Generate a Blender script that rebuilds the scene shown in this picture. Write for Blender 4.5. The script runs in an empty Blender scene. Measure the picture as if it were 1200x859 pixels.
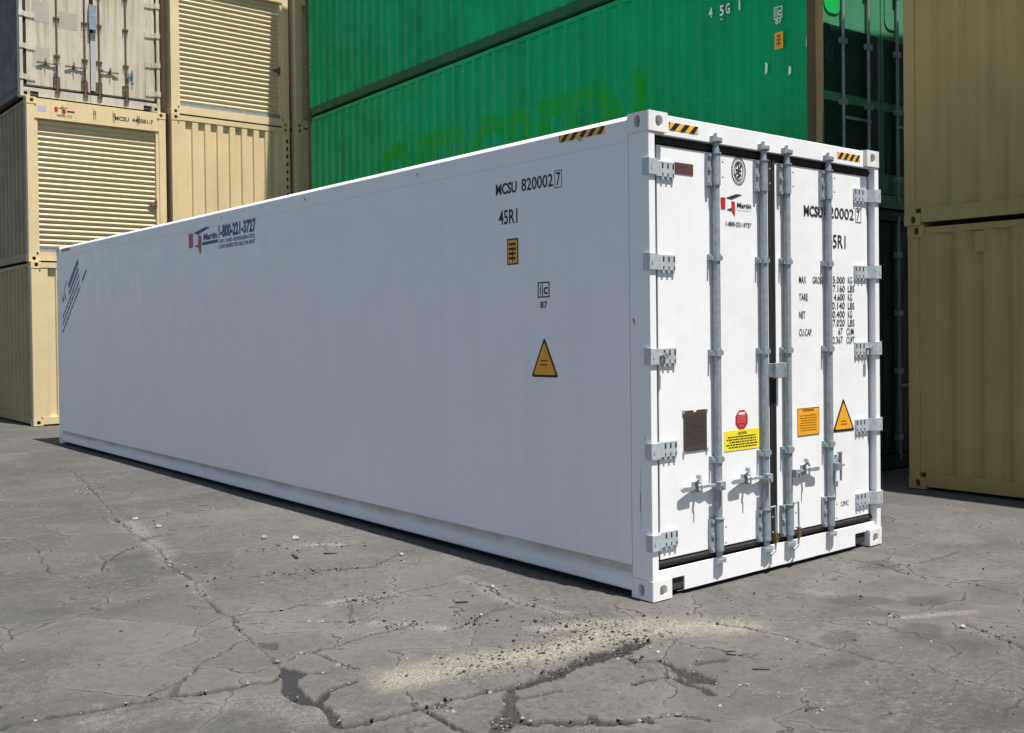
import bpy, math, random
import numpy as np
from mathutils import Vector, Matrix
random.seed(7); rng = np.random.default_rng(11)
scn = bpy.context.scene; COL = scn.collection
R_ = math.radians

# ------------------------------------------------------------------ camera
CAM = (-4.37838, -4.22644, 1.62150); ROT = (1.559365, 0.0111048, -0.7062443)
FPX, PPX, PPY = 1209.751, 645.065, 398.427            # focal length and principal point for a 1200 x 859 frame
cd = bpy.data.cameras.new('camera'); cam = bpy.data.objects.new('camera', cd); COL.objects.link(cam)
cam.location = CAM; cam.rotation_euler = ROT
cd.sensor_width = 36; cd.sensor_fit = 'HORIZONTAL'; cd.lens = FPX / 1200 * 36
cd.shift_x = -(PPX - 600) / 1200; cd.shift_y = (PPY - 429.5) / 1200
cd.clip_start = 0.05; cd.clip_end = 2000
scn.camera = cam

# ------------------------------------------------------------------ sky and sun
SUN = Vector((0.044, -0.345, 1.0)).normalized()           # direction towards the sun
w = bpy.data.worlds.new('World'); scn.world = w; w.use_nodes = True
nt = w.node_tree; nt.nodes.clear()
wo = nt.nodes.new('ShaderNodeOutputWorld'); bg = nt.nodes.new('ShaderNodeBackground'); sk = nt.nodes.new('ShaderNodeTexSky')
sk.sky_type = 'NISHITA'; sk.sun_disc = False
sk.sun_elevation = math.asin(SUN.z); sk.sun_rotation = math.atan2(SUN.x, SUN.y)
sk.air_density = 1.0; sk.dust_density = 1.0; sk.ozone_density = 1.0
bg.inputs['Strength'].default_value = 0.064
nt.links.new(sk.outputs[0], bg.inputs[0]); nt.links.new(bg.outputs[0], wo.inputs[0])
sd = bpy.data.lights.new('sun', 'SUN'); sd.energy = 5.0; sd.angle = R_(0.53); sd.color = (1.0, 0.955, 0.89)
so = bpy.data.objects.new('sun', sd); COL.objects.link(so)
so.rotation_euler = SUN.to_track_quat('Z', 'Y').to_euler(); so.location = (0, 0, 30)
scn.view_settings.view_transform = 'Standard'; scn.view_settings.look = 'None'
scn.view_settings.exposure = 0.76; scn.view_settings.gamma = 1.0
scn.render.engine = 'CYCLES'

# ------------------------------------------------------------------ pixel -> place helpers
MR = np.array(cam.rotation_euler.to_matrix())
CV = np.array(CAM)
def ray(u, v): return MR @ np.array([(u - PPX) / FPX, -(v - PPY) / FPX, -1.0])
def on_z(u, v, z=0.0):
    d = ray(u, v); return CV + d * (z - CV[2]) / d[2]
def on_y(u, v, y):
    d = ray(u, v); return CV + d * (y - CV[1]) / d[1]
def on_x(u, v, x):
    d = ray(u, v); return CV + d * (x - CV[0]) / d[0]

# ------------------------------------------------------------------ materials
MATS = {}
def srgb(r, g, b):
    f = lambda c: c / 12.92 if c <= 0.04045 else ((c + 0.055) / 1.055) ** 2.4
    return (f(r / 255), f(g / 255), f(b / 255), 1)
class NT:
    def __init__(s, name):
        s.m = bpy.data.materials.new(name); s.m.use_nodes = True; s.t = s.m.node_tree
        s.b = s.t.nodes['Principled BSDF']
    def n(s, typ, **kw):
        nd = s.t.nodes.new(typ)
        for k, v in kw.items(): setattr(nd, k, v)
        return nd
    def l(s, a, b): s.t.links.new(a, b)
    def pos(s, scale=(1, 1, 1)):
        g = s.n('ShaderNodeNewGeometry'); mp = s.n('ShaderNodeMapping'); mp.inputs['Scale'].default_value = scale
        s.l(g.outputs['Position'], mp.inputs['Vector']); return mp.outputs[0]
    def noise(s, vec, scale, detail=4, rough=0.55, dist=0.0):
        nd = s.n('ShaderNodeTexNoise'); nd.inputs['Scale'].default_value = scale; nd.inputs['Detail'].default_value = detail
        nd.inputs['Roughness'].default_value = rough; nd.inputs['Distortion'].default_value = dist
        s.l(vec, nd.inputs['Vector']); return nd.outputs['Fac']
    def rng(s, fac, a, b, c=0.0, d=1.0, clamp=True):
        nd = s.n('ShaderNodeMapRange'); nd.clamp = clamp
        for i, v in zip(('From Min', 'From Max', 'To Min', 'To Max'), (a, b, c, d)): nd.inputs[i].default_value = v
        s.l(fac, nd.inputs['Value']); return nd.outputs[0]
    def mix(s, fac, a, b, blend='MIX'):
        nd = s.n('ShaderNodeMix'); nd.data_type = 'RGBA'; nd.blend_type = blend
        if isinstance(fac, (int, float)): nd.inputs[0].default_value = fac
        else: s.l(fac, nd.inputs[0])
        for i, v in ((6, a), (7, b)):
            if isinstance(v, tuple): nd.inputs[i].default_value = v
            else: s.l(v, nd.inputs[i])
        return nd.outputs[2]
    def math(s, op, a, b=0.5):
        nd = s.n('ShaderNodeMath', operation=op)
        for i, v in ((0, a), (1, b)):
            if isinstance(v, (int, float)): nd.inputs[i].default_value = v
            else: s.l(v, nd.inputs[i])
        return nd.outputs[0]
    def bump(s, h, strength=0.2, dist=0.01):
        nd = s.n('ShaderNodeBump'); nd.inputs['Strength'].default_value = strength; nd.inputs['Distance'].default_value = dist
        s.l(h, nd.inputs['Height']); s.l(nd.outputs[0], s.b.inputs['Normal'])
    def attr(s, name):
        nd = s.n('ShaderNodeAttribute'); nd.attribute_name = name; return nd.outputs['Fac']

def plain(name, col, rough=0.5, metal=0.0, var=0.08, vscale=9.0):
    if name in MATS: return MATS[name]
    k = NT(name); p = k.pos()
    f = k.rng(k.noise(p, vscale), 0.3, 0.7)
    dk = tuple(c * (1 - var) for c in col[:3]) + (1,); lt = tuple(min(1, c * (1 + var)) for c in col[:3]) + (1,)
    k.l(k.mix(f, dk, lt), k.b.inputs['Base Color'])
    k.b.inputs['Roughness'].default_value = rough; k.b.inputs['Metallic'].default_value = metal
    MATS[name] = k.m; return k.m

def paint(name, col, fade=None, rust=0.0, dirt=0.25, rough=0.42, dirtcol=(0.16, 0.13, 0.10, 1), seed=0.0, spec=0.22, rustcol=(0.10, 0.035, 0.018, 1), wav=0.0, wave=False):
    """weathered sprayed container paint: cloudy fading, running vertical dirt, rust specks"""
    if name in MATS: return MATS[name]
    k = NT(name); p = k.pos()
    mp = k.n('ShaderNodeVectorMath', operation='ADD'); k.l(p, mp.inputs[0]); mp.inputs[1].default_value = (seed * 3.1, seed * 1.7, seed * 2.3)
    q = mp.outputs[0]
    if fade is None: fade = tuple(min(1, c * 1.12 + 0.01) for c in col[:3]) + (1,)
    c = k.mix(k.rng(k.noise(q, 1.3, 5, 0.6), 0.35, 0.7), col, fade)
    st = k.n('ShaderNodeMapping'); st.inputs['Scale'].default_value = (14, 14, 0.55); k.l(q, st.inputs['Vector'])
    streak = k.rng(k.noise(st.outputs[0], 1.0, 5, 0.6), 0.50, 0.82)
    c = k.mix(k.math('MULTIPLY', streak, dirt), c, dirtcol)
    sp = k.rng(k.noise(q, 22, 4, 0.65), 0.60, 0.80)
    c = k.mix(k.math('MULTIPLY', sp, dirt * 0.6), c, dirtcol)
    if rust > 0:
        rs = k.math('MULTIPLY', k.rng(k.noise(q, 34, 4, 0.6, 0.6), 0.64, 0.68), k.rng(k.noise(q, 1.7, 3), 0.48, 0.6))
        c = k.mix(k.math('MULTIPLY', rs, rust), c, rustcol)
        rs2 = k.math('MULTIPLY', k.rng(k.noise(st.outputs[0], 1.9, 4, 0.6), 0.66, 0.74), rust * 0.7)
        c = k.mix(rs2, c, rustcol)
    k.l(c, k.b.inputs['Base Color'])
    k.l(k.rng(k.noise(q, 5, 3), 0.3, 0.7, rough - 0.07, rough + 0.13), k.b.inputs['Roughness'])
    h = k.math('ADD', k.math('MULTIPLY', k.noise(q, 3.5, 2), 1.0), k.math('MULTIPLY', k.noise(q, 160, 2), 0.03))
    if wave:                                                             # thin cladding is never quite flat between its stiffeners
        wv_ = k.n('ShaderNodeMapping'); wv_.inputs['Scale'].default_value = (3.2, 3.2, 0.22); k.l(q, wv_.inputs['Vector'])
        h = k.math('ADD', h, k.math('MULTIPLY', k.noise(wv_.outputs[0], 1.0, 3, 0.6), 6.0))
    k.bump(h, (0.35 if wave else 0.10) + wav, 0.012)
    k.b.inputs['Specular IOR Level'].default_value = spec
    MATS[name] = k.m; return k.m

M_white = paint('white_paint', (0.80, 0.81, 0.82, 1), (0.83, 0.84, 0.85, 1), 0.0, 0.05, 0.36, (0.45, 0.43, 0.40, 1), 1, 0.5, wave=True)
def rail_paint():
    k = NT('white_rail_paint'); p = k.pos()
    g = k.n('ShaderNodeSeparateXYZ'); k.l(p, g.inputs[0])
    band = k.math('MULTIPLY', k.rng(g.outputs[2], 0.10, 0.158), k.rng(g.outputs[2], 0.215, 0.185))
    n1 = k.rng(k.noise(k.pos((1, 1.6, 1)), 1.0, 5, 0.6), 0.28, 0.60, 0.22, 0.75)
    c = k.mix(k.math('MULTIPLY', band, n1), (0.80, 0.81, 0.82, 1), (0.42, 0.36, 0.27, 1))
    sc = k.math('MULTIPLY', k.rng(k.noise(k.pos((1, 0.6, 9)), 5, 4, 0.6), 0.62, 0.72), 0.35)
    c = k.mix(sc, c, (0.36, 0.33, 0.29, 1))
    k.l(c, k.b.inputs['Base Color']); k.b.inputs['Roughness'].default_value = 0.42
    k.bump(k.noise(p, 6, 3), 0.12, 0.01); return k.m
M_rail = rail_paint()
M_cast = paint('white_casting_paint', (0.74, 0.74, 0.72, 1), None, 0.6, 0.5, 0.5, (0.35, 0.30, 0.24, 1), 2)
M_oldwhite = paint('grimy_white_paint', (0.46, 0.415, 0.32, 1), (0.57, 0.525, 0.42, 1), 0.9, 0.9, 0.6, (0.17, 0.14, 0.10, 1), 5)
BE = (0.60, 0.49, 0.295, 1)
M_beige = [paint('beige_paint_%s' % n, tuple(c * s for c, s in zip(BE[:3], v)) + (1,), None, 0.15, 0.22, 0.45, (0.26, 0.20, 0.12, 1), 8 + i)
           for i, (n, v) in enumerate((('a', (1, 1, 1)), ('b', (1.04, 1.02, .98)), ('c', (.97, .98, 1.0)), ('d', (1.0, .98, .95)), ('e', (.88, .90, .88))))]
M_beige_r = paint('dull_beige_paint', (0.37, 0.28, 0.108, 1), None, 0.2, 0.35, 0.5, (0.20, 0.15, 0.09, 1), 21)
M_sideL = [paint('side_shade_brown', (.32, .25, .125, 1), None, .2, .3, .5, (.18, .14, .09, 1), 81), paint('side_shade_grey_brown', (.24, .19, .12, 1), None, .2, .3, .5, (.1, .08, .06, 1), 82), paint('dark_grey_side_paint', (.065, .062, .056, 1), None, .2, .3, .5, (.06, .05, .04, 1), 83)]  # first two: shade of the beige side walls darkened into their colour
M_slat = plain('beige_slat_paint', (0.53, 0.44, 0.28, 1), 0.4, 0, 0.05)
M_galv = plain('galvanised_steel', (0.29, 0.335, 0.37, 1), 0.45, 0.25, 0.16, 25)
M_galv_d = plain('weathered_galvanised_steel', (0.25, 0.29, 0.32, 1), 0.5, 0.3, 0.2, 14)
M_galvl = plain('bright_galvanised_steel', (0.46, 0.51, 0.55, 1), 0.42, 0.2, 0.14, 40)
M_hollow = plain('casting_hollow_shade', (0.10, 0.075, 0.05, 1), 0.9, 0, 0.3, 30)  # back of each aperture coloured dark for the shade inside
M_rub = plain('black_rubber', (0.008, 0.007, 0.0075, 1), 0.7, 0, 0.3)
M_dark = plain('dark_underside', (0.03, 0.03, 0.03, 1), 0.8)
M_rustrod = plain('rusty_brown_steel', (0.13, 0.085, 0.055, 1), 0.75, 0.1, 0.4, 25)
M_rustpost = paint('rusty_green_post', (0.11, 0.075, 0.035, 1), (0.05, 0.07, 0.03, 1), 0.9, 0.7, 0.7, (0.06, 0.03, 0.02, 1), 31)
M_black = plain('black_vinyl', (0.012, 0.012, 0.014, 1), 0.5, 0, 0.1)
M_ink = plain('stencil_black_ink', (0.022, 0.024, 0.03, 1), 0.6, 0, 0.3, 60)
M_navy = plain('navy_vinyl', (0.016, 0.026, 0.17, 1), 0.45, 0, 0.1)
M_red = plain('red_vinyl', (0.52, 0.02, 0.025, 1), 0.45, 0, 0.08)
M_redside = plain('faded_red_vinyl', (0.42, 0.09, 0.07, 1), 0.5, 0, 0.1)
M_yel = plain('yellow_vinyl', (0.86, 0.72, 0.03, 1), 0.45, 0, 0.05)
M_org = plain('orange_vinyl', (0.80, 0.36, 0.02, 1), 0.5, 0, 0.08, 30)
M_haz = plain('amber_reflective_tape', (0.80, 0.43, 0.04, 1), 0.4, 0, 0.12, 40)
M_mar = plain('maroon_plate', (0.10, 0.045, 0.04, 1), 0.5, 0, 0.25, 40)
M_plate = plain('tarnished_data_plate', (0.095, 0.08, 0.062, 1), 0.45, 0.4, 0.25, 40)
M_platetext = plain('plate_engraving', (0.05, 0.043, 0.035, 1), 0.5, 0.3)
M_pale = plain('white_vinyl', (0.78, 0.78, 0.76, 1), 0.5)
M_pink = plain('pink_vinyl', (0.62, 0.16, 0.17, 1), 0.5)
M_blue = plain('blue_sticker', (0.03, 0.06, 0.25, 1), 0.5)
M_dkor = plain('placard_print_brown', (0.30, 0.10, 0.01, 1), 0.6)
M_brass = plain('brass_seal_fitting', (0.24, 0.14, 0.055, 1), 0.45, 0.5, 0.3, 40)
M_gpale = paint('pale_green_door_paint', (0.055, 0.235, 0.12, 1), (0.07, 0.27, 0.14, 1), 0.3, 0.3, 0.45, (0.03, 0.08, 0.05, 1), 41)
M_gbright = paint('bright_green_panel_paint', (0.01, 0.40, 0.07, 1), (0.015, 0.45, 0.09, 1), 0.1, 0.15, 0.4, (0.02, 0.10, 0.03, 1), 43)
M_gdoor_shade = paint('shade_dark_green_door', (0.001, 0.026, 0.012, 1), (0.002, 0.038, 0.016, 1), 0.5, 0.4, 0.5, (0.03, 0.05, 0.03, 1), 44)  # door green darkened to carry the shade of the narrow gap

def green_paint(name, seed, ghost):
    k = NT(name); p = k.pos()
    g = k.n('ShaderNodeSeparateXYZ'); k.l(p, g.inputs[0]); X, Y, Z = g.outputs
    mp = k.n('ShaderNodeVectorMath', operation='ADD'); k.l(p, mp.inputs[0]); mp.inputs[1].default_value = (seed, seed * 2, seed * 3)
    q = mp.outputs[0]
    c = k.mix(k.rng(k.noise(q, 0.9, 5, 0.6), 0.35, 0.68), (0.0, 0.27, 0.085, 1), (0.0, 0.37, 0.13, 1))
    if ghost:
        # overpainted block capitals: patches of yellower green roller paint in a band along the wall
        vor = k.n('ShaderNodeTexVoronoi', distance='CHEBYCHEV'); mm = k.n('ShaderNodeMapping'); mm.inputs['Scale'].default_value = (0.0, 2.3, 2.4)
        k.l(q, mm.inputs['Vector']); k.l(mm.outputs[0], vor.inputs['Vector']); vor.inputs['Scale'].default_value = 1.0; vor.inputs['Randomness'].default_value = 0.55
        blk = k.rng(k.math('ADD', vor.outputs['Color'], 0.0), 0.30, 0.42)
        band = k.math('MULTIPLY', k.math('MULTIPLY', k.rng(Y, 4.75, 4.80), k.rng(Y, 10.9, 10.8)), k.math("MULTIPLY", k.rng(Z, 3.90, 3.96), k.rng(Z, 4.98, 4.92)))
        rough = k.rng(k.noise(q, 7, 4, 0.65), 0.30, 0.5)
        core = k.math('MULTIPLY', k.math('MULTIPLY', blk, rough), band)
        c = k.mix(k.math('MULTIPLY', core, 0.6), c, (0.004, 0.33, 0.004, 1))
    st = k.n('ShaderNodeMapping'); st.inputs['Scale'].default_value = (5, 9, 0.35); k.l(q, st.inputs['Vector'])
    s1 = k.rng(k.noise(st.outputs[0], 1.0, 5, 0.62), 0.52, 0.80)
    c = k.mix(k.math('MULTIPLY', s1, 0.55), c, (0.004, 0.12, 0.045, 1))
    rs = k.math('MULTIPLY', k.rng(k.noise(st.outputs[0], 2.2, 4, 0.6), 0.67, 0.74), 0.6)
    c = k.mix(rs, c, (0.07, 0.03, 0.018, 1))
    ch = k.rng(k.noise(q, 13, 3, 0.5), 0.755, 0.765)
    c = k.mix(ch, c, (0.45, 0.5, 0.42, 1))
    k.l(c, k.b.inputs['Base Color'])
    k.l(k.rng(k.noise(q, 4, 3), 0.3, 0.7, 0.34, 0.58), k.b.inputs['Roughness'])
    k.bump(k.noise(q, 3, 3), 0.18, 0.015); k.b.inputs['Specular IOR Level'].default_value = 0.16; return k.m
M_grail = paint('dark_green_rail', (0.006, 0.085, 0.035, 1), (0.02, 0.10, 0.045, 1), 0.9, 0.8, 0.6, (0.045, 0.028, 0.018, 1), 91)  # darker green than the walls, with rust-coloured specks
M_green = [green_paint('green_paint_a', 2.0, False), green_paint('green_paint_b', 7.0, False)]

# ------------------------------------------------------------------ mesh building
class MB:
    def __init__(s): s.v = []; s.f = []
    def add(s, vs, fs):
        o = len(s.v); s.v += [tuple(map(float, p)) for p in vs]; s.f += [tuple(i + o for i in f) for f in fs]; return s
    def box(s, x0, x1, y0, y1, z0, z1):
        return s.add([(x0, y0, z0), (x1, y0, z0), (x1, y1, z0), (x0, y1, z0), (x0, y0, z1), (x1, y0, z1), (x1, y1, z1), (x0, y1, z1)],
                     [(0, 3, 2, 1), (4, 5, 6, 7), (0, 1, 5, 4), (1, 2, 6, 5), (2, 3, 7, 6), (3, 0, 4, 7)])
    def prism(s, poly, fn, t0, t1):
        """poly: 2D outline, fn(u, v, t) -> point; extruded from t0 to t1"""
        a = sum(poly[i][0] * poly[(i + 1) % len(poly)][1] - poly[(i + 1) % len(poly)][0] * poly[i][1] for i in range(len(poly)))
        if a < 0: poly = poly[::-1]
        n = len(poly); vs = [fn(u, v, t0) for u, v in poly] + [fn(u, v, t1) for u, v in poly]
        p0, px, py, pz = (np.array(fn(*q)) for q in ((0, 0, 0), (1, 0, 0), (0, 1, 0), (0, 0, 1)))
        sgn = np.dot(np.cross(px - p0, py - p0), pz - p0) * (1 if t1 > t0 else -1)
        fs = [tuple(range(n - 1, -1, -1)), tuple(range(n, 2 * n))] + [(i, (i + 1) % n, n + (i + 1) % n, n + i) for i in range(n)]
        if sgn < 0: fs = [f[::-1] for f in fs]
        return s.add(vs, fs)
    def cyl(s, p0, p1, r0, r1=None, n=14, caps=True):
        r1 = r0 if r1 is None else r1; a = Vector(p0); b = Vector(p1); d = (b - a).normalized()
        u = d.orthogonal().normalized(); v = d.cross(u)
        vs = [a + (u * math.cos(t) + v * math.sin(t)) * r0 for t in [2 * math.pi * i / n for i in range(n)]]
        vs += [b + (u * math.cos(t) + v * math.sin(t)) * r1 for t in [2 * math.pi * i / n for i in range(n)]]
        fs = [(i, (i + 1) % n, n + (i + 1) % n, n + i) for i in range(n)]
        if caps: fs += [tuple(range(n - 1, -1, -1)), tuple(range(n, 2 * n))]
        return s.add(vs, fs)
    def build(s, name, mat, parent=None, smooth=0, bevel=0.0, loc=None):
        me = bpy.data.meshes.new(name); me.from_pydata(s.v, [], s.f)
        if mat: me.materials.append(mat)
        if smooth:
            me.polygons.foreach_set('use_smooth', [True] * len(me.polygons)); me.update(); me.set_sharp_from_angle(angle=R_(smooth))
        me.update()
        o = bpy.data.objects.new(name, me); COL.objects.link(o)
        if parent: o.parent = parent
        if loc: o.location = loc
        if bevel:
            b = o.modifiers.new('bevel', 'BEVEL'); b.width = bevel; b.segments = 2; b.limit_method = 'ANGLE'; b.angle_limit = R_(50)
        return o
def share(name, src, parent, loc=(0, 0, 0), rot=None, scale=None):
    o = src.copy(); o.name = name; COL.objects.link(o); o.parent = parent; o.location = loc
    if rot: o.rotation_euler = rot
    if scale: o.scale = scale
    return o
def thing(name, label, cat, loc, rz=0.0, group=None):
    o = bpy.data.objects.new(name, None); o.empty_display_size = 0.3; COL.objects.link(o); o.location = loc; o.rotation_euler = (0, 0, rz)
    o['label'] = label; o['category'] = cat
    if group: o['group'] = group
    return o
def tag(o, label, cat, group=None, kind=None):
    if label: o['label'] = label
    if cat: o['category'] = cat
    if group: o['group'] = group
    if kind: o['kind'] = kind
    return o

# frames: flat decals are given in (u to the reader's right, v up) and pushed out t along the surface normal
def f_door(y): return lambda u, v, t: (u, y - t, v)
def f_side(x): return lambda u, v, t: (x - t, -u, v)

def holed_face(mb, fn, u0, u1, v0, v1, cu, cv, a, b, depth, n=20):
    """a rectangle with an oval pocket, in frame fn"""
    A = [2 * math.pi * (i + 0.5) / n for i in range(n)]
    hu, hv = (u1 - u0) / 2, (v1 - v0) / 2; mu, mv = (u0 + u1) / 2, (v0 + v1) / 2
    out = []
    for t in A:
        c, s_ = math.cos(t), math.sin(t); k = 1 / max(abs(c), abs(s_)); out.append((mu + hu * c * k, mv + hv * s_ * k))
    ci = min(range(n), key=lambda i: 0)
    # snap the samples nearest to each corner onto it
    for (x, y) in ((u0, v0), (u1, v0), (u0, v1), (u1, v1)):
        j = min(range(n), key=lambda i: (out[i][0] - x) ** 2 + (out[i][1] - y) ** 2); out[j] = (x, y)
    # stadium-like oval
    inn = []
    for t in A:
        c, s_ = math.cos(t), math.sin(t); e = 0.72
        inn.append((cu + a * math.copysign(abs(c) ** e, c), cv + b * math.copysign(abs(s_) ** e, s_)))
    vs = [fn(u, v, 0) for u, v in out] + [fn(u, v, 0) for u, v in inn] + [fn(u, v, -depth) for u, v in inn]
    fs = [(i, (i + 1) % n, n + (i + 1) % n, n + i) for i in range(n)]
    mb.add(vs, fs)
    k0 = len(mb.f); mb.add(vs, [(n + i, n + (i + 1) % n, 2 * n + (i + 1) % n, 2 * n + i) for i in range(n)]); mb.add(vs, [tuple(range(2 * n, 3 * n))])
    mb.dark = getattr(mb, 'dark', []) + [len(mb.f) - 1]

CAST_CACHE = {}
CW, CL, CH = 0.162, 0.178, 0.118
def casting(parent, mat, sx, sy, top, W, L, H):
    """corner casting with an oval aperture in its end face and its side face; shared mesh per corner and paint"""
    key = (mat.name, sx, sy, top)
    if key not in CAST_CACHE:
        mb = MB()
        X = (lambda x: x) if sx < 0 else (lambda x: -x)
        Y = (lambda y: y) if sy < 0 else (lambda y: -y)
        hz = CH / 2 + (0.004 if top else -0.004)
        r = 0.008
        holed_face(mb, lambda u, v, t: (X(u), Y(-t), v), r, CW, 0, CH, 0.088, hz, 0.0315, 0.033, 0.075)
        holed_face(mb, lambda u, v, t: (X(-t), Y(u), v), r, CL, 0, CH, 0.098, hz, 0.0255, 0.036, 0.065)
        q = [(X(r), Y(0)), (X(r * .3), Y(r * .3)), (X(0), Y(r))]
        for a, b in ((q[0], q[1]), (q[1], q[2])): mb.add([a + (0,), b + (0,), b + (CH,), a + (CH,)], [(0, 1, 2, 3)])
        loop = [q[2], q[1], q[0], (X(CW), Y(0)), (X(CW), Y(CL)), (X(0), Y(CL))]
        mb.add([p + (0,) for p in loop] + [p + (CH,) for p in loop], [(5, 4, 3, 2, 1, 0), (6, 7, 8, 9, 10, 11), (3, 4, 10, 9), (4, 5, 11, 10)])
        CAST_CACHE[key] = mb.build('corner_casting', mat, None)
        o = CAST_CACHE[key]; o.parent = parent; o.data.materials.append(M_hollow)
        for i_ in mb.dark: o.data.polygons[i_].material_index = 1
    else:
        o = CAST_CACHE[key].copy(); COL.objects.link(o); o.parent = parent
    o.name = 'corner_casting'
    o.location = (0 if sx < 0 else W, 0 if sy < 0 else L, H - CH if top else 0)
    return o

def corr(length, pitch, flat_o, slope, flat_i, depth, margin):
    """outline of a trapezoidal corrugation: list of (along, inward)"""
    n = max(1, int((length - 2 * margin) / pitch)); rest = (length - n * pitch) / 2
    pts = [(0, 0), (rest - flat_o / 2 if rest > flat_o / 2 else 0.001, 0)]
    u = rest
    for i in range(n):
        pts += [(u + flat_o / 2, 0), (u + flat_o / 2 + slope, depth), (u + flat_o / 2 + slope + flat_i, depth), (u + flat_o / 2 + 2 * slope + flat_i, 0)]
        u += pitch
    pts += [(length, 0)]
    return pts
def sheet(pts, fn, v0, v1, nv=1):
    mb = MB(); n = len(pts)
    for j in range(nv + 1):
        v = v0 + (v1 - v0) * j / nv
        mb.v += [tuple(fn(u, v, -d)) for u, d in pts]
    mb.f = [(j * n + i, j * n + i + 1, (j + 1) * n + i + 1, (j + 1) * n + i) for j in range(nv) for i in range(n - 1)]
    return mb

# ------------------------------------------------------------------ text
def text_mesh(body, bold=0.0):
    cu = bpy.data.curves.new('lettering', 'FONT'); cu.body = body; cu.size = 1; cu.offset = bold; cu.resolution_u = 3; cu.fill_mode = 'BOTH'
    o = bpy.data.objects.new('lettering', cu); COL.objects.link(o); bpy.context.view_layer.update()
    me = bpy.data.meshes.new_from_object(o.evaluated_get(bpy.context.evaluated_depsgraph_get()))
    bpy.data.objects.remove(o); bpy.data.curves.remove(cu)
    co = np.empty(len(me.vertices) * 3); me.vertices.foreach_get('co', co); co = co.reshape(-1, 3)
    return me, co
def text(body, fn, u0, u1, v0, v1, mat, parent, name='lettering', bold=0.0, t=0.0012, skew=None):
    """lettering fitted to the rectangle u0..u1, v0..v1 of frame fn; skew(u, v) may bend it"""
    me, co = text_mesh(body, bold)
    lo, hi = co.min(0), co.max(0)
    U = u0 + (co[:, 0] - lo[0]) / (hi[0] - lo[0]) * (u1 - u0); V = v0 + (co[:, 1] - lo[1]) / (hi[1] - lo[1]) * (v1 - v0)
    pts = [fn(*(skew(u, v) if skew else (u, v)), t) for u, v in zip(U, V)]
    me.vertices.foreach_set('co', np.array(pts, dtype=float).ravel()); me.materials.clear(); me.materials.append(mat); me.update(); me.name = name
    o = bpy.data.objects.new(name, me); COL.objects.link(o); o.parent = parent; o['kind'] = 'stuff'
    return o
def flat(name, polys, fn, mat, parent, t0=0.0, t1=0.0012):
    if len(polys) > 1 and any(w_ in name for w_ in ('logo', 'patch', 'rivet', 'lower_panel')):
        return [MB().prism(list(p), fn, t0, t1).build(name, mat, parent) for p in polys][0]
    mb = MB()
    for p in polys: mb.prism(list(p), fn, t0, t1)
    o = mb.build(name, mat, parent)
    if len(polys) > 1 and any(w_ in name for w_ in ('print', 'engraving', 'text', 'figure')): o['kind'] = 'stuff'
    return o
def rect(u0, u1, v0, v1): return [(u0, v0), (u1, v0), (u1, v1), (u0, v1)]
def word_bars(u0, u1, v0, v1, rows, seed, fill=0.42, ind=0.0):
    """rows of short bars: print too small to read"""
    r = random.Random(seed); out = []; h = (v1 - v0) / rows
    for i in range(rows):
        a = u0 + r.uniform(0, ind) * (u1 - u0); e = u1 - r.uniform(0, ind) * (u1 - u0); vt = v1 - i * h
        while a < e - 0.01:
            wd = min(r.uniform(0.03, 0.11) * (u1 - u0) + 0.002, e - a)
            out.append(rect(a, a + wd, vt - h * fill, vt)); a += wd + 0.018 * (u1 - u0)
    return out
def ring(cu, cv, a, b, wd, n=28):
    o = [(cu + a * math.cos(t), cv + b * math.sin(t)) for t in [2 * math.pi * i / n for i in range(n + 1)]]
    i_ = [(cu + (a - wd) * math.cos(t), cv + (b - wd) * math.sin(t)) for t in [2 * math.pi * i / n for i in range(n + 1)]]
    return [[o[k], o[k + 1], i_[k + 1], i_[k]] for k in range(n)]
def round_tri(p, r, n=5):
    out = []
    for i in range(3):
        a, b, c = Vector(p[i - 1]), Vector(p[i]), Vector(p[(i + 1) % 3])
        d1 = (a - b).normalized() * r; d2 = (c - b).normalized() * r
        for k in range(n + 1):
            t = k / n; q = (b + d1) * (1 - t) ** 2 + b * 2 * t * (1 - t) + (b + d2) * t ** 2; out.append((q.x, q.y))
    return out
def grow(p, k):
    c = (sum(q[0] for q in p) / len(p), sum(q[1] for q in p) / len(p)); return [(c[0] + (x - c[0]) * k, c[1] + (y - c[1]) * k) for x, y in p]

# ================================================================== GROUND
def vnoise(x, y, seed=0):
    xi = np.floor(x).astype(np.int64); yi = np.floor(y).astype(np.int64); fx = x - xi; fy = y - yi
    fx = fx * fx * (3 - 2 * fx); fy = fy * fy * (3 - 2 * fy)
    def h(a, b):
        n = (a * 374761393 + b * 668265263 + seed * 974634777) & 0x7fffffff
        n = ((n ^ (n >> 13)) * 1274126177) & 0x7fffffff
        return ((n ^ (n >> 16)) & 0xffff) / 65535.0
    return (h(xi, yi) * (1 - fx) + h(xi + 1, yi) * fx) * (1 - fy) + (h(xi, yi + 1) * (1 - fx) + h(xi + 1, yi + 1) * fx) * fy
def fbm(x, y, seed=0, o=4):
    s = 0; a = 0.5
    for i in range(o): s = s + a * vnoise(x, y, seed + i * 17); x = x * 2.03 + 5.1; y = y * 2.03 + 1.7; a *= 0.5
    return s
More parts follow.
